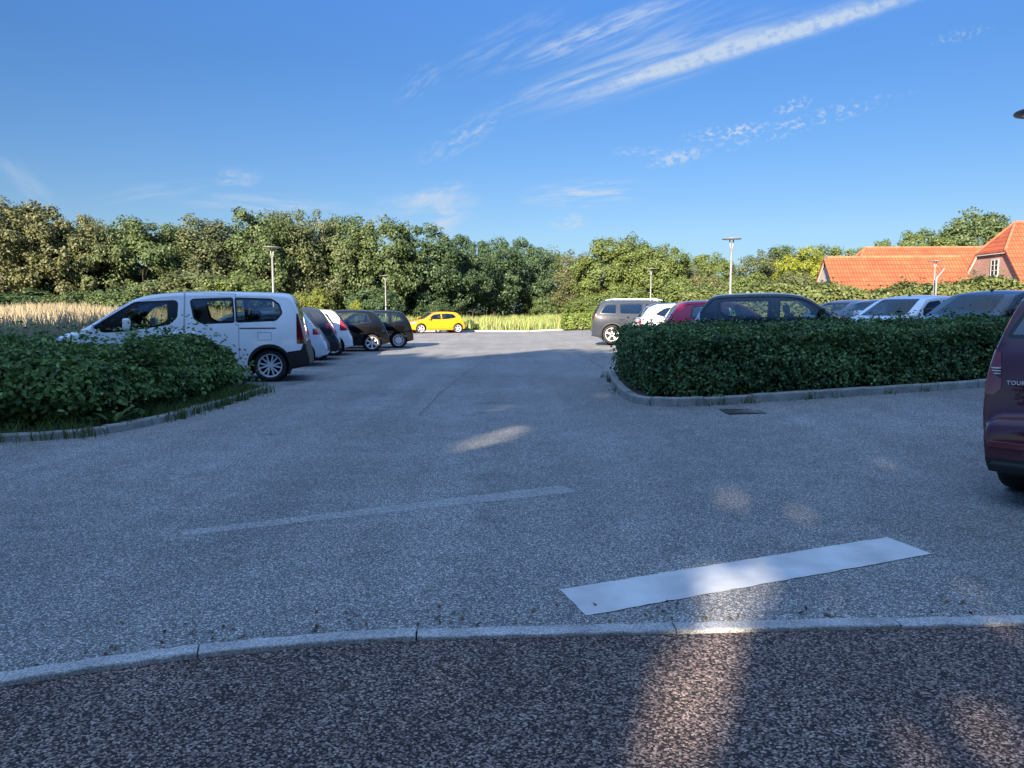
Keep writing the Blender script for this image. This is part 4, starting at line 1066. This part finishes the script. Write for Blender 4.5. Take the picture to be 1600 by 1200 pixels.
LEFT = 'cars in the left-hand row'
car('silver_car', 'silver car whose rear corner shows right behind the white van', rear_at(510, 19.2, 4.2, 191), 191,
    hatch(4.2, 1.75, 1.44, P_SILVER, group=LEFT, wheel=('twin', 5), tail=[([(.50, .84), (1, .80), (1, .98), (.62, .96)], .085, M_RED)]))
car('dark_hatchback', 'dark slate hatchback with roof spoiler between the silver and white cars', rear_at(529, 21.6, 4.1, 191), 191,
    hatch(4.1, 1.75, 1.56, P_DARK, group=LEFT, tail=[([(.50, .92), (1, .92), (1, 1.05), (.62, 1.07)], .09, M_RED)],
      panels=[('bumper', [(-.01, .2), (.11, .2), (.05, .50), (-.01, .50)], M_BLACK)]))
car('white_hatchback', 'small white hatchback with tall red tail lamps in the left row', rear_at(550, 24.0, 3.9, 191), 191,
    hatch(3.9, 1.72, 1.50, P_WHITE, group=LEFT, tail=[([(.50, .84), (1, .78), (1, 1.20), (.60, 1.26)], .10, M_RED)]))
blk = hatch(3.75, 1.70, 1.49, P_BLACK, group=LEFT, tail=[([(.60, .84), (1, .84), (1, 1.02), (.64, 1.02)], .022, M_DRED)], wheel=('blade', 6), Rw=.30, rear_axle=.165)
blk['side_windows'] = [([(.165, 1.03), (.30, .965), (.50, .945), (.50, 1.36), (.33, 1.375), (.21, 1.34)], M_GLASS), ([(.52, .945), (.71, .955), (.60, 1.24), (.565, 1.315), (.52, 1.355)], M_GLASS)]
blk['doors'] = [[(.51, .32), (.735, .32), (.735, .90), (.70, .99), (.585, 1.36), (.512, 1.39)]]; blk['handles'] = [(.545, .82)]
car('black_city_car', 'black three door city car with star spoked alloy wheel, nearer of the two black cars', rear_at(608, 26.6, 3.75, 190), 190, blk)
blk2 = hatch(3.75, 1.66, 1.48, P_BLACK, group=LEFT, tail=[([(.60, .84), (1, .84), (1, 1.02), (.64, 1.02)], .022, M_DRED)], wheel=('cover', 12), Rw=.30, rear_axle=.155)
blk2['side_windows'] = [([(.095, 1.04), (.225, .965), (.225, 1.34), (.165, 1.36)], M_GLASS), ([(.25, .955), (.435, .945), (.435, 1.365), (.25, 1.36)], M_GLASS), ([(.455, .945), (.71, .955), (.60, 1.24), (.565, 1.315), (.455, 1.355)], M_GLASS)]
blk2['top'] = [(0.0, .30), (.0005, .46), (.004, .62), (.012, .72), (.03, .95), (.075, 1.22), (.105, 1.36), (.15, 1.41)]+blk2['top'][8:]
car('black_hatchback', 'black five door hatchback with pale wheel covers, farther of the two black cars', rear_at(646, 29.1, 3.75, 190), 190, blk2)
yel = hatch(3.8, 1.70, 1.43, P_YELLOW, wheel=('twin', 5), Rw=.31, rear_axle=.14, front_axle=.815)
yel['side_windows'] = [([(.17, 1.02), (.30, .935), (.435, .91), (.435, 1.275), (.33, 1.285), (.22, 1.25)], M_GLASSM), ([(.455, .905), (.70, .915), (.61, 1.16), (.565, 1.235), (.455, 1.275)], M_GLASSM)]
car('yellow_hatchback', 'bright yellow hatchback parked alone in sun at the far end', (X(679, 50.0), 50.0), 205, yel)

RIGHT = 'cars parked behind the right-hand hedge'
suv = hatch(4.65, 1.86, 1.66, P_GREY, group=RIGHT, cat='SUV', Rw=.355, wheel=('twin', 5), belt=1.05, clad=.04, archgap=.05,
  rear_axle=.165, front_axle=.79)
suv['top'] = [(0.0, .36), (.0005, .60), (.004, .80), (.010, .98), (.03, 1.16), (.055, 1.42), (.075, 1.56), (.10, 1.60), (.25, 1.63), (.42, 1.63), (.52, 1.60), (.60, 1.50), (.67, 1.34), (.755, 1.12), (.80, 1.09), (.92, 1.0), (.98, .86), (.997, .6), (1, .36)]
suv['side_windows'] = [([(.06, 1.14), (.20, 1.12), (.20, 1.49), (.12, 1.49), (.10, 1.42)], M_GLASSD), ([(.225, 1.12), (.41, 1.11), (.41, 1.52), (.225, 1.50)], M_GLASSD), ([(.435, 1.11), (.70, 1.12), (.60, 1.38), (.555, 1.47), (.435, 1.51)], M_GLASSM)]
suv['tail'] = [([(.60, 1.0), (1, .98), (1, 1.12), (.65, 1.14)], .045, M_DRED)]; suv['rear'] = (1.16, .6, 1.50, .5, M_GLASSD, (0, .12)); suv['screen'] = (1.15, .66, 1.54, .54, M_GLASS, (.55, .8))
def rear_left(px, d, L, head):
    h = R(head); f = Vector((math.cos(h), math.sin(h))); nl = Vector((f.y, -f.x)); c = Vector((X(px, d), d))+f*L/2-nl*.88; return (c.x, c.y)
s_ = car('grey_suv', 'grey SUV with dark rear glass at the far left end of the right row', rear_left(925, 28.6, 4.65, -4), -4, suv)
for s in (1, -1): MB().tube([(-1.75, s*.60, 1.665), (-1.5, s*.62, 1.70), (.1, s*.62, 1.70), (.35, s*.60, 1.64)], .016, 6).build('roof_rail', M_ALLOY, s_)
sil = hatch(4.1, 1.75, 1.50, P_PEARL, group=RIGHT, roof_mat=P_NAVY, aerial=(.22, 1.47, .2, 2.3)); sil['side_windows'] = [([(.16, 1.10), (.24, 1.0), (.435, .945), (.435, 1.33), (.33, 1.36), (.24, 1.30)], M_GLASSD), sil['side_windows'][1]]
car('white_hatchback', 'white hatchback with dark roof between the grey SUV and the crimson car', rear_left(992, 24.6, 4.1, -2), -2, sil)
red = hatch(3.8, 1.72, 1.52, P_CRIM, group=RIGHT, aerial=(.22, 1.49, .22, 2.4), tail=[([(.6, .86), (1, .84), (1, 1.05), (.66, 1.08)], .06, M_DRED)]); red['side_windows'] = [([(.215, 1.0), (.435, .96), (.435, 1.37), (.23, 1.34)], M_GLASSD), red['side_windows'][1]]
car('crimson_hatchback', 'crimson hatchback with wide rear pillar behind the right hedge', rear_left(1032, 20.6, 3.8, -6), -6, red)
swf = hatch(4.05, 1.75, 1.62, P_DARK, group=RIGHT, aerial=(.17, 1.57, .28, 2.4), tail=[([(.6, .92), (1, .90), (1, 1.16), (.66, 1.2)], .06, M_CLEARLAMP)], mirror=(.69, 1.15, M_BLACK), wipers=(.76, 1.06), cabin=(.565, .30), seat=M_SEAT2)
swf['top'] = [(0.0, .32), (.0005, .50), (.004, .64), (.012, .80), (.03, .98), (.07, 1.26), (.105, 1.46), (.135, 1.535), (.20, 1.56), (.40, 1.585), (.54, 1.565), (.62, 1.49), (.69, 1.30), (.77, 1.06), (.81, 1.02), (.90, .94), (.965, .80), (.988, .66), (.997, .5), (1, .32)]
swf['side_windows'] = [([(.155, 1.40), (.165, 1.16), (.205, 1.05), (.435, 1.03), (.435, 1.455), (.30, 1.45), (.175, 1.44)], M_GLASS), ([(.475, 1.03), (.715, 1.04), (.655, 1.28), (.61, 1.42), (.585, 1.455), (.475, 1.46)], M_GLASS)]
swf['screen'] = (1.09, .66, 1.50, .56, M_GLASS, (.58, .80)); swf['rear'] = (1.08, .56, 1.44, .5, M_GLASSD, (0, .15)); swf['belt'] = 1.01
swf['doors'] = [[(.455, .34), (.745, .34), (.745, .96), (.72, 1.03), (.625, 1.48), (.457, 1.50)], [(.24, .38), (.45, .34), (.45, 1.50), (.15, 1.48), (.16, 1.02), (.22, .66)]]
car('dark_hatchback', 'tall dark hatchback seen side-on right behind the right hedge', rear_left(1076, 17.0, 4.05, -17), -17, swf)
# cars facing us on the right
def facing(px, d): return (X(px, d), d)
sed = hatch(4.35, 1.78, 1.46, P_NAVY, group=RIGHT, sunshade=(.60, 1.27)); 
mpv = hatch(4.2, 1.78, 1.57, P_NAVY, group=RIGHT, sunshade=(.58, 1.39), mirror=(.675, 1.04, M_BLACK), aerial=(.50, 1.545, .2, 2.0), wipers=(.755, 1.02), seat=M_SEAT2)
wcar = hatch(3.85, 1.70, 1.50, P_WHITE, group=RIGHT, wipers=(.755, .985), aerial=(.50, 1.48, .08, 1.8), sunshade=None)
blu = hatch(4.3, 1.78, 1.50, P_BLUE, group=RIGHT)
car('blue_grey_car', 'blue grey car whose roof shows behind the dark saloon', (X(1322, 25.5), 25.5), 204, blu)
car('dark_saloon', 'dark navy car facing us between the tall dark hatchback and the white car', (X(1378, 21.3), 21.3), 206, sed)
car('white_small_car', 'small white car facing us with sunlit roof, right of the dark saloon', (X(1420, 18.6), 18.6), 206, wcar)
car('navy_mpv', 'dark navy people carrier facing us beside the maroon car', (X(1548, 16.6), 16.6), 207, mpv)

# --- maroon people carrier cut by the right photo edge
mar = hatch(4.4, 1.80, 1.64, P_MAROON, cat='car', Rw=.315, belt=1.05, rear_axle=.17, front_axle=.785, wheel=('twin', 5), step=.04, clear=.21, kick=.04, round=.10)
mar['top'] = [(0.0, .30), (.0005, .44), (.002, .54), (.006, .600), (.014, .628), (.024, .640), (.028, .72), (.032, .90), (.040, 1.08), (.062, 1.30), (.085, 1.50), (.105, 1.565), (.16, 1.595), (.35, 1.61), (.50, 1.60), (.60, 1.52), (.70, 1.31), (.79, 1.08), (.83, 1.04), (.92, .94), (.975, .80), (.99, .64), (.998, .5), (1, .34)]
mar['side_windows'] = [([(.09, 1.10), (.20, 1.07), (.20, 1.47), (.13, 1.46)], M_GLASSD), ([(.225, 1.06), (.42, 1.05), (.42, 1.49), (.225, 1.48)], M_GLASSD), ([(.445, 1.05), (.73, 1.06), (.655, 1.30), (.60, 1.44), (.445, 1.48)], M_GLASS)]
mar['rear'] = (1.20, .735, 1.53, .60, M_GLASSD, (0, .13)); mar['screen'] = (1.12, .66, 1.54, .56, M_GLASS, (.55, .84))
mar['tail'] = [([(.71, .79), (1.0, .79), (1.0, .945), (.715, .945)], .075, M_ROSE), ([(.715, .945), (1.0, .945), (1.0, 1.13), (.745, 1.13)], .075, M_ROSE)]
mar['panels'] = [('lower_bumper', [(-.01, .1), (.12, .1), (.12, .345), (-.01, .345)], M_BLACK)]
mar['doors'] = [[(.435, .34), (.75, .34), (.75, 1.0), (.73, 1.07), (.61, 1.50), (.437, 1.52)], [(.25, .38), (.43, .34), (.43, 1.52), (.215, 1.50), (.215, .70)]]
mh = 50; hh_ = R(mh); fwd = Vector((math.cos(R(90-mh)), math.sin(R(90-mh)))); lft = Vector((-fwd.y, fwd.x))
crn = Vector((3.41, 5.42)); cen = crn+fwd*2.2-lft*.80
mo = car('maroon_people_carrier', 'maroon people carrier cut by the right photo edge, rear lamp and bumper showing', (cen.x, cen.y), 90-mh, mar)
# rear lettering, reflector, hatch gap
fc = bpy.data.curves.new('lettering', 'FONT'); fc.body = 'TOURAN'; fc.size = .040; fc.extrude = .003; fc.space_character = 1.12; fc.align_x = 'LEFT'; fc.offset = .0012
fo = bpy.data.objects.new('lettering', fc); COL.objects.link(fo)
dg = bpy.context.evaluated_depsgraph_get(); me = bpy.data.meshes.new_from_object(fo.evaluated_get(dg)); bpy.data.objects.remove(fo)
lt = link_mesh('lettering', me, M_ALLOY, mo)
xr = -2.2+.0355*4.4
lt.matrix_local = Matrix.Translation((xr-.030, .675, .872)) @ Matrix(((0, -.0, -1, 0), (-1, 0, 0, 0), (0, 1, 0, 0), (0, 0, 0, 1)))
W2, p2 = mar['_W'], mar['_plan']
mb = MB()
mb.box((-2.2-.004, .60, .445), (.012, .26, .045), None, .004)
for k in range(3):
    z = .945+.020*k; MB().tube([(-2.056, .722, z), (-2.055, .745, z), (-2.036, .787, z), (-1.985, .806, z), (-1.90, .822, z)], .0055, 6).build('lamp_trim', M_ALLOY, mo, True)
mb.build('reflector', M_DRED, mo)
# ------------------------------------------------------------------ lamp posts
def lamp(label, px, d, ztop, first=[None]):
    x = X(px, d); g = G(x, d)
    if first[0] is None:
        t = thing('street_lamp', label, 'street lamp', (x, d, g), 0, 'lamp posts around the car park')
        mb = MB(); mb.tube([(0, 0, -.1), (0, 0, .9), (0, 0, .95), (0, 0, 3.9)], [.075, .07, .055, .045], 14); mb.lathe([(.0, .01), (.12, .01), (.12, .03), (.08, .05)], 16); mb.build('pole', M_POLE, t, True)
        for s in (1, -1):
            MB().tube([(0, 0, 3.86), (s*.05, 0, 4.1), (s*.085, 0, 4.42)], [.04, .03, .026], 8).build('arm', M_POLE, t, True)
        h = MB().lathe([(.001, 4.50), (.12, 4.50), (.43, 4.475), (.44, 4.455), (.43, 4.44), (.14, 4.42), (.001, 4.42)], 36).build('lamp_head', M_LAMPH, t, True)
        MB().lathe([(.13, 4.415), (.30, 4.428), (.30, 4.434), (.13, 4.422)], 32, closed=True).build('lens', M_LENS, h, True)
        first[0] = t
    else:
        s = first[0]; t = s.copy(); COL.objects.link(t); t.location = (x, d, g); t['label'] = label
        for ch in s.children:
            c = ch.copy(); COL.objects.link(c); c.parent = t
            for gch in ch.children: e = gch.copy(); COL.objects.link(e); e.parent = c
    t.scale = (1, 1, 1); z = ztop-g; t.scale = (max(.92, z/4.5),)*3; return t
lamp('lamp post standing behind the roof of the white van', 428, 37.5, Z(387, 37.5))
lamp('far small lamp post low beside the pole behind the van', 423, 82, Z(443, 82))
lamp('lamp post rising behind the two black cars', 603, 66, Z(431, 66))
lamp('lamp post behind the grey SUV on the right side', 1016, 55, Z(420, 55))
lamp('tallest looking lamp post in the middle, above the dark hatchback', 1140, 33.5, Z(374, 33.5))
lamp('lamp post in front of the red farm roofs', 1457, 46, Z(408, 46))
lamp('nearest lamp, its round head cut by the right photo edge', 1611, 12.4, Z(181, 12.4))
# leaning pale post beside the farm lamp
lp = thing('leaning_post', 'short pale leaning post beside the lamp in front of the farm', 'post', (X(1461, 45.6), 45.6, G(X(1461, 45.6), 45.6)))
MB().tube([(0, 0, 0), (-.02, 0, Z(436, 45.6)-.3), (.40, 0, Z(421, 45.6)-.3)], [.06, .06, .07], 8).build('post', M_POLE, lp, True)

# drain cover in the gutter of the right island
dx, dy = gp(1160, 652); dc = thing('drain_cover', 'dark iron drain grating set in asphalt before the right hedge', 'drain', (dx, dy, G(dx, dy)))
mb = MB(); fw, fh = .46, .40
for a in ((-fw/2, 0, .04, fh), (fw/2, 0, .04, fh)): mb.box((a[0], a[1], .004), (a[2], a[3]+.04, .012))
for s in (-1, 1): mb.box((0, s*fh/2, .0045), (fw-.04, .04, .012))
mb.build('frame', simple('cast_iron', (.085, .082, .080), .7, .4, var=.3), dc)
mb = MB()
for k in range(9): mb.box((-fw/2+.05+k*.045, 0, .002), (.018, fh-.04, .010))
mb.box((0, 0, -.02), (fw-.04, fh-.04, .01)); mb.build('grating', bpy.data.materials['cast_iron'], dc)

# fallen leaves and grit on the pavement and in the gutters
rng = np.random.default_rng(8)
k = 120; xx = rng.uniform(-3.4, 3.4, k); yy = kerb_y(xx)+np.abs(rng.normal(0, .12, k))+.03
pp = np.stack([xx, yy, np.full(k, .008)], 1); cc = resample2(bedRs, .02); ii = rng.integers(len(cc)//5, len(cc)*7//10, 160)
p3 = np.array([[cc[i].x, cc[i].y] for i in ii])+rng.normal(0, .05, (160, 2))+np.array([0, -.16]); p3 = np.concatenate([p3, (gz(p3[:, 0], p3[:, 1])+.01)[:, None]], 1)
me = leaves('leaf_litter', np.concatenate([pp, p3]), np.tile([0, 0, 1.], (k+160, 1))+rng.normal(0, .35, (k+160, 3)), .030, .018, rng)
o = link_mesh('leaf_litter', me, foliage('dead_leaf', (.05, .04, .025), (.16, .11, .06), .1, .8, False)); props(o, 'crumbs of dry leaves and grit lying along the kerbs', 'leaf litter', kind='stuff')
# ------------------------------------------------------------------ farm
def brick(name, c1, c2, mortar, sc=3.2, wide=.5, high=.22, shift=.5, mort=.018, wear=(.78, 1.15)):
    m, nt, b = newmat(name); L = nt.links.new; tc = nt.nodes.new('ShaderNodeTexCoord'); s = nt.nodes.new('ShaderNodeSeparateXYZ'); L(tc.outputs['Object'], s.inputs[0])
    ad = nt.nodes.new('ShaderNodeMath'); ad.operation = 'ADD'
    ge = nt.nodes.new('ShaderNodeNewGeometry'); sn = nt.nodes.new('ShaderNodeSeparateXYZ'); L(ge.outputs['True Normal'], sn.inputs[0])
    ab = nt.nodes.new('ShaderNodeMath'); ab.operation = 'ABSOLUTE'; L(sn.outputs[0], ab.inputs[0]); gt = nt.nodes.new('ShaderNodeMath'); gt.operation = 'GREATER_THAN'; L(ab.outputs[0], gt.inputs[0]); gt.inputs[1].default_value = .45
    mn = nt.nodes.new('ShaderNodeMix'); L(gt.outputs[0], mn.inputs[0]); L(s.outputs[0], mn.inputs[2]); L(s.outputs[1], mn.inputs[3]); L(mn.outputs[0], ad.inputs[0]); ad.inputs[1].default_value = 0; c = nt.nodes.new('ShaderNodeCombineXYZ'); L(ad.outputs[0], c.inputs[0]); L(s.outputs[2], c.inputs[1])
    t = nt.nodes.new('ShaderNodeTexBrick'); t.offset = shift; t.inputs['Scale'].default_value = sc; t.inputs['Color1'].default_value = (*c1, 1); t.inputs['Color2'].default_value = (*c2, 1); t.inputs['Mortar'].default_value = (*mortar, 1)
    t.inputs['Brick Width'].default_value = wide; t.inputs['Row Height'].default_value = high; t.inputs['Mortar Size'].default_value = mort; L(c.outputs[0], t.inputs['Vector'])
    n = nt.nodes.new('ShaderNodeTexNoise'); n.inputs['Scale'].default_value = .9; n.inputs['Detail'].default_value = 8; L(tc.outputs['Object'], n.inputs[0])
    r = nt.nodes.new('ShaderNodeMapRange'); r.inputs['From Min'].default_value = .3; r.inputs['From Max'].default_value = .7; r.inputs['To Min'].default_value = wear[0]; r.inputs['To Max'].default_value = wear[1]; L(n.outputs[0], r.inputs['Value'])
    x = nt.nodes.new('ShaderNodeVectorMath'); x.operation = 'SCALE'; L(t.outputs[0], x.inputs[0]); L(r.outputs[0], x.inputs['Scale']); L(x.outputs[0], b.inputs['Base Color'])
    bp = nt.nodes.new('ShaderNodeBump'); bp.inputs['Strength'].default_value = .6; bp.inputs['Distance'].default_value = .05; bp.invert = True; L(t.outputs['Fac'], bp.inputs['Height']); L(bp.outputs[0], b.inputs['Normal'])
    b.inputs['Roughness'].default_value = .8; return m
M_TILE = brick('red_pantiles', (.42, .100, .036), (.35, .078, .028), (.20, .042, .018), 1.0, .25, .36, 0.0, .032, (.72, 1.15)); 
M_BRICK = brick('red_brick', (.45, .235, .18), (.37, .19, .145), (.46, .40, .35), 3.0, .75, .22)
M_LIME = simple('whitewash', (.60, .55, .50), .9, var=.18, scale=2)
M_WIN = simple('white_window_wood', (.50, .50, .48), .5); M_BOARD = simple('grey_bargeboard', (.48, .46, .43), .7); M_PANE = simple('dark_pane', (.03, .035, .045), .08)
def farm(name, label, loc, head, Ln, Wb, eave, ridge, hip, wallmat, cat='barn', over=.25):
    """ridge along local x from 0 to Ln; hip = set-back of the half hip at the x=0 end (0 for a plain gable)"""
    t = thing(name, label, cat, (*loc, G(*loc)-.05), R(head)); h = Wb/2; sl = (ridge-eave)/h
    zh = ridge-(hip*1.44) if hip else ridge; yh = (ridge-zh)/sl
    w = MB(); w.add([(0, -h, 0), (0, h, 0), (0, h, eave), (0, yh, zh), (0, -yh, zh), (0, -h, eave), (Ln, -h, 0), (Ln, h, 0), (Ln, h, eave), (Ln, 0, ridge), (Ln, -h, eave)],
        [(0, 1, 2, 3, 4, 5) if hip else (0, 1, 2, 3, 5), (6, 10, 9, 8, 7), (0, 5, 10, 6), (1, 7, 8, 2)]); w.build('wall', wallmat, t)
    o = over; th_ = .12; ey = h+o; ez = eave-o*sl; r = MB()
    up = th_
    for s in (-1, 1):
        if hip: a = [(-o, s*ey, ez+up), (-o, s*yh, zh+up), (hip, 0, ridge+up), (Ln+o, 0, ridge+up), (Ln+o, s*ey, ez+up)]
        else: a = [(-o, s*ey, ez+up), (-o, 0, ridge+up), (Ln+o, 0, ridge+up), (Ln+o, s*ey, ez+up)]
        b = [(x, y, z-up+.01) for x, y, z in a]; n = len(a); r.add(a+b, [tuple(range(n)), tuple(range(n, 2*n))[::-1]]+[(i, (i+1) % n, n+(i+1) % n, n+i) for i in range(n)])
    if hip:
        a = [(-o, -yh, zh+up), (-o, yh, zh+up), (hip, 0, ridge+up)]; b = [(x, y, z-up+.01) for x, y, z in a]; r.add(a+b, [(0, 1, 2), (5, 4, 3), (0, 3, 4, 1)])
    rf = r.build('roof', M_TILE, t)
    rt = MB(); rt.tube([(hip, 0, ridge+up+.02), (Ln+o, 0, ridge+up+.02)], .13, 8)
    if hip:
        for s in (-1, 1): rt.tube([(-o, s*yh, zh+up+.02), (hip, 0, ridge+up+.02)], .11, 8)
    rt.build('ridge_tiles', simple('ridge_mortar', (.42, .12, .06), .85, var=.3, scale=3), rf)
    for s in (-1, 1):
        bb = MB(); p0 = Vector((-o*.5, s*ey, ez-.05)); p1 = Vector((-o*.5, s*yh, zh-.05)); d = (p1-p0); bb.add([p0+Vector((-.05, 0, -.14)), p1+Vector((-.05, 0, -.14)), p1+Vector((-.05, 0, .14)), p0+Vector((-.05, 0, .14)), p0+Vector((.05, 0, -.14)), p1+Vector((.05, 0, -.14)), p1+Vector((.05, 0, .14)), p0+Vector((.05, 0, .14))], [(0,1,2,3),(7,6,5,4),(0,4,5,1),(3,2,6,7),(0,3,7,4),(1,5,6,2)]).build('bargeboard', M_BOARD, t)
    if hip: MB().box((-o*.5-.02, 0, zh-.02), (.12, 2*yh-.1, .2)).build('bargeboard', M_BOARD, t)
    return t
def casement(parent, c, w, h, axis, cols=2, rows=3):
    """axis 'x': faces -x ; 'y': faces -y"""
    T = (lambda a, b, dpt: (c[0]+dpt, c[1]+a, c[2]+b)) if axis == 'x' else (lambda a, b, dpt: (c[0]+a, c[1]+dpt, c[2]+b)); D = (lambda a, b: (.06, a, b)) if axis == 'x' else (lambda a, b: (a, .06, b))
    f = MB()
    for s in (-1, 1): f.box(T(s*w/2, 0, -.03), D(.08, h+.08)); f.box(T(0, s*h/2, -.032), D(w-.08, .08))
    for k in range(1, cols): f.box(T(-w/2+w*k/cols, 0, -.034), D(.07, h-.08))
    for k in range(1, rows): f.box(T(0, -h/2+h*k/rows, -.028), D(w-.08, .045))
    f.box(T(0, -h/2-.08, -.06), (.14, w+.2, .06) if axis == 'x' else (w+.2, .14, .06))
    o = f.build('window', M_WIN, parent); p = MB(); p.box(T(0, 0, -.008), D(w, h)); p.build('pane', M_PANE, o); return o
hC = farm('farmhouse', 'brick farmhouse with orange half-hipped roof and white gable window at right', (39.6, 62.4), 0, 24, 8.4, 3.1, 8.3, 1.65, M_BRICK, 'farmhouse')
casement(hC, (-.0, -.35, 4.72), .90, 1.30, 'x')
MB().box((5.2, -3.05, 4.55), (.75, .08, 1.0), Matrix.Rotation(R(-37), 3, 'X')).build('roof_window', M_PANE, hC)
dA = 64; hA = farm('barn', 'long low barn with orange tiled roof and whitewashed left gable', (X(1288, dA), dA), -6, 10.4, 6.2, 2.7, Z(405, dA)-.35, 0, M_LIME)
dB = 76; hB = farm('barn', 'longer farm wing with higher orange roof behind the whitewashed barn', (X(1322, dB), dB), -4, 14, 8.2, 3.0, Z(391, dB)-.3, 1.6, M_LIME)
casement(hB, (13.3, -4.1, 2.5), 1.6, .8, 'y', 4, 2)
# ------------------------------------------------------------------ tall trees behind the camera shade the foreground; crown gaps shaped for sun patches
GAPS = [(gp(765, 686), .33), (gp(800, 676), .29), (gp(720, 694), .22), (gp(1125, 904), .16), (gp(1178, 893), .16), (gp(1020, 776), .17), (gp(1150, 781), .18), (gp(1370, 720), .19), (gp(1520, 822), .14), (gp(780, 638), .22),
        (gp(765, 1165), .135), (gp(775, 1115), .10), (gp(860, 1130), .12), (gp(1110, 1050), .175), (gp(1115, 1110), .15), (gp(1040, 1165), .16), (gp(1410, 1165), .13), (gp(1572, 1170), .145), (gp(1592, 1010), .145), (gp(1205, 940), .13), (gp(1342, 950), .13), (gp(640, 705), .19), (gp(940, 1085), .195), (gp(930, 620), .26), (gp(1562, 945), .14), (gp(480, 1120), .18), (gp(1245, 795), .16), (gp(1000, 1180), .12), (gp(660, 1060), .11), (gp(1700, 1100), .15)]
def shade_tree(label, x, y, h, r, seed, clumps=330, per=60):
    rng = np.random.default_rng(seed); t = thing('beech_tree', label, 'tree', (x, y, 0), 0, 'tall trees behind the camera')
    P, N, T = crown_points(rng, r, h*.47, h*.55, clumps, per, flat=.8, low=-.9, jag=.15, cs=(.16, .26))
    q = P+np.array([x, y, 0]); s = np.array(SUN)
    keep = P[:, 2] > .8
    for (gx, gy), rad in GAPS:
        w = q-np.array([gx, gy, 0]); along_ = w@s; dd = np.linalg.norm(w-along_[:, None]*s, axis=1); keep &= dd > rad*(.8+.4*np.sin(P[:, 0]*2.3+P[:, 2]*3.1)*.5)+.12
    keep |= (rng.uniform(size=len(P)) < .010) & (P[:, 2] > .8)
    P, N, T = P[keep], N[keep], T[keep]
    o = link_mesh('crown', leaves('crown', P, N, .62, .5, rng, T), M_LEAF, t); o.color = (.42, .5, .5, 1)
    tr = link_mesh('trunk', TRUNKS[seed % 3], None, t); tr.scale = (1.6, 1.6, h/10)
for i, (x, y, h, r) in enumerate([(-30, -15, 15.2, 5.2), (-23.5, -15.6, 15.8, 5.0), (-17.5, -15, 15.7, 5.0), (-11.5, -15.4, 16.3, 5.0), (-5.5, -15, 16.6, 5.0), (.5, -15.6, 16.6, 5.0), (6.5, -15, 16.4, 5.0), (12.5, -15.4, 15.8, 5.0),
                                  (-26, -20, 16.4, 5.2), (-19, -20.6, 16.8, 5.2), (-12, -20, 17.4, 5.2), (-5, -20.4, 17.6, 5.2), (2, -20, 17.2, 5.2), (9, -20.4, 16.6, 5.2)]):
    shade_tree(('beech tree %s the camera' % ('close behind' if y > -18 else 'farther behind')), x, y, h, r, 200+i)
for me in TRUNKS: me.materials.clear(); me.materials.append(M_BARK)
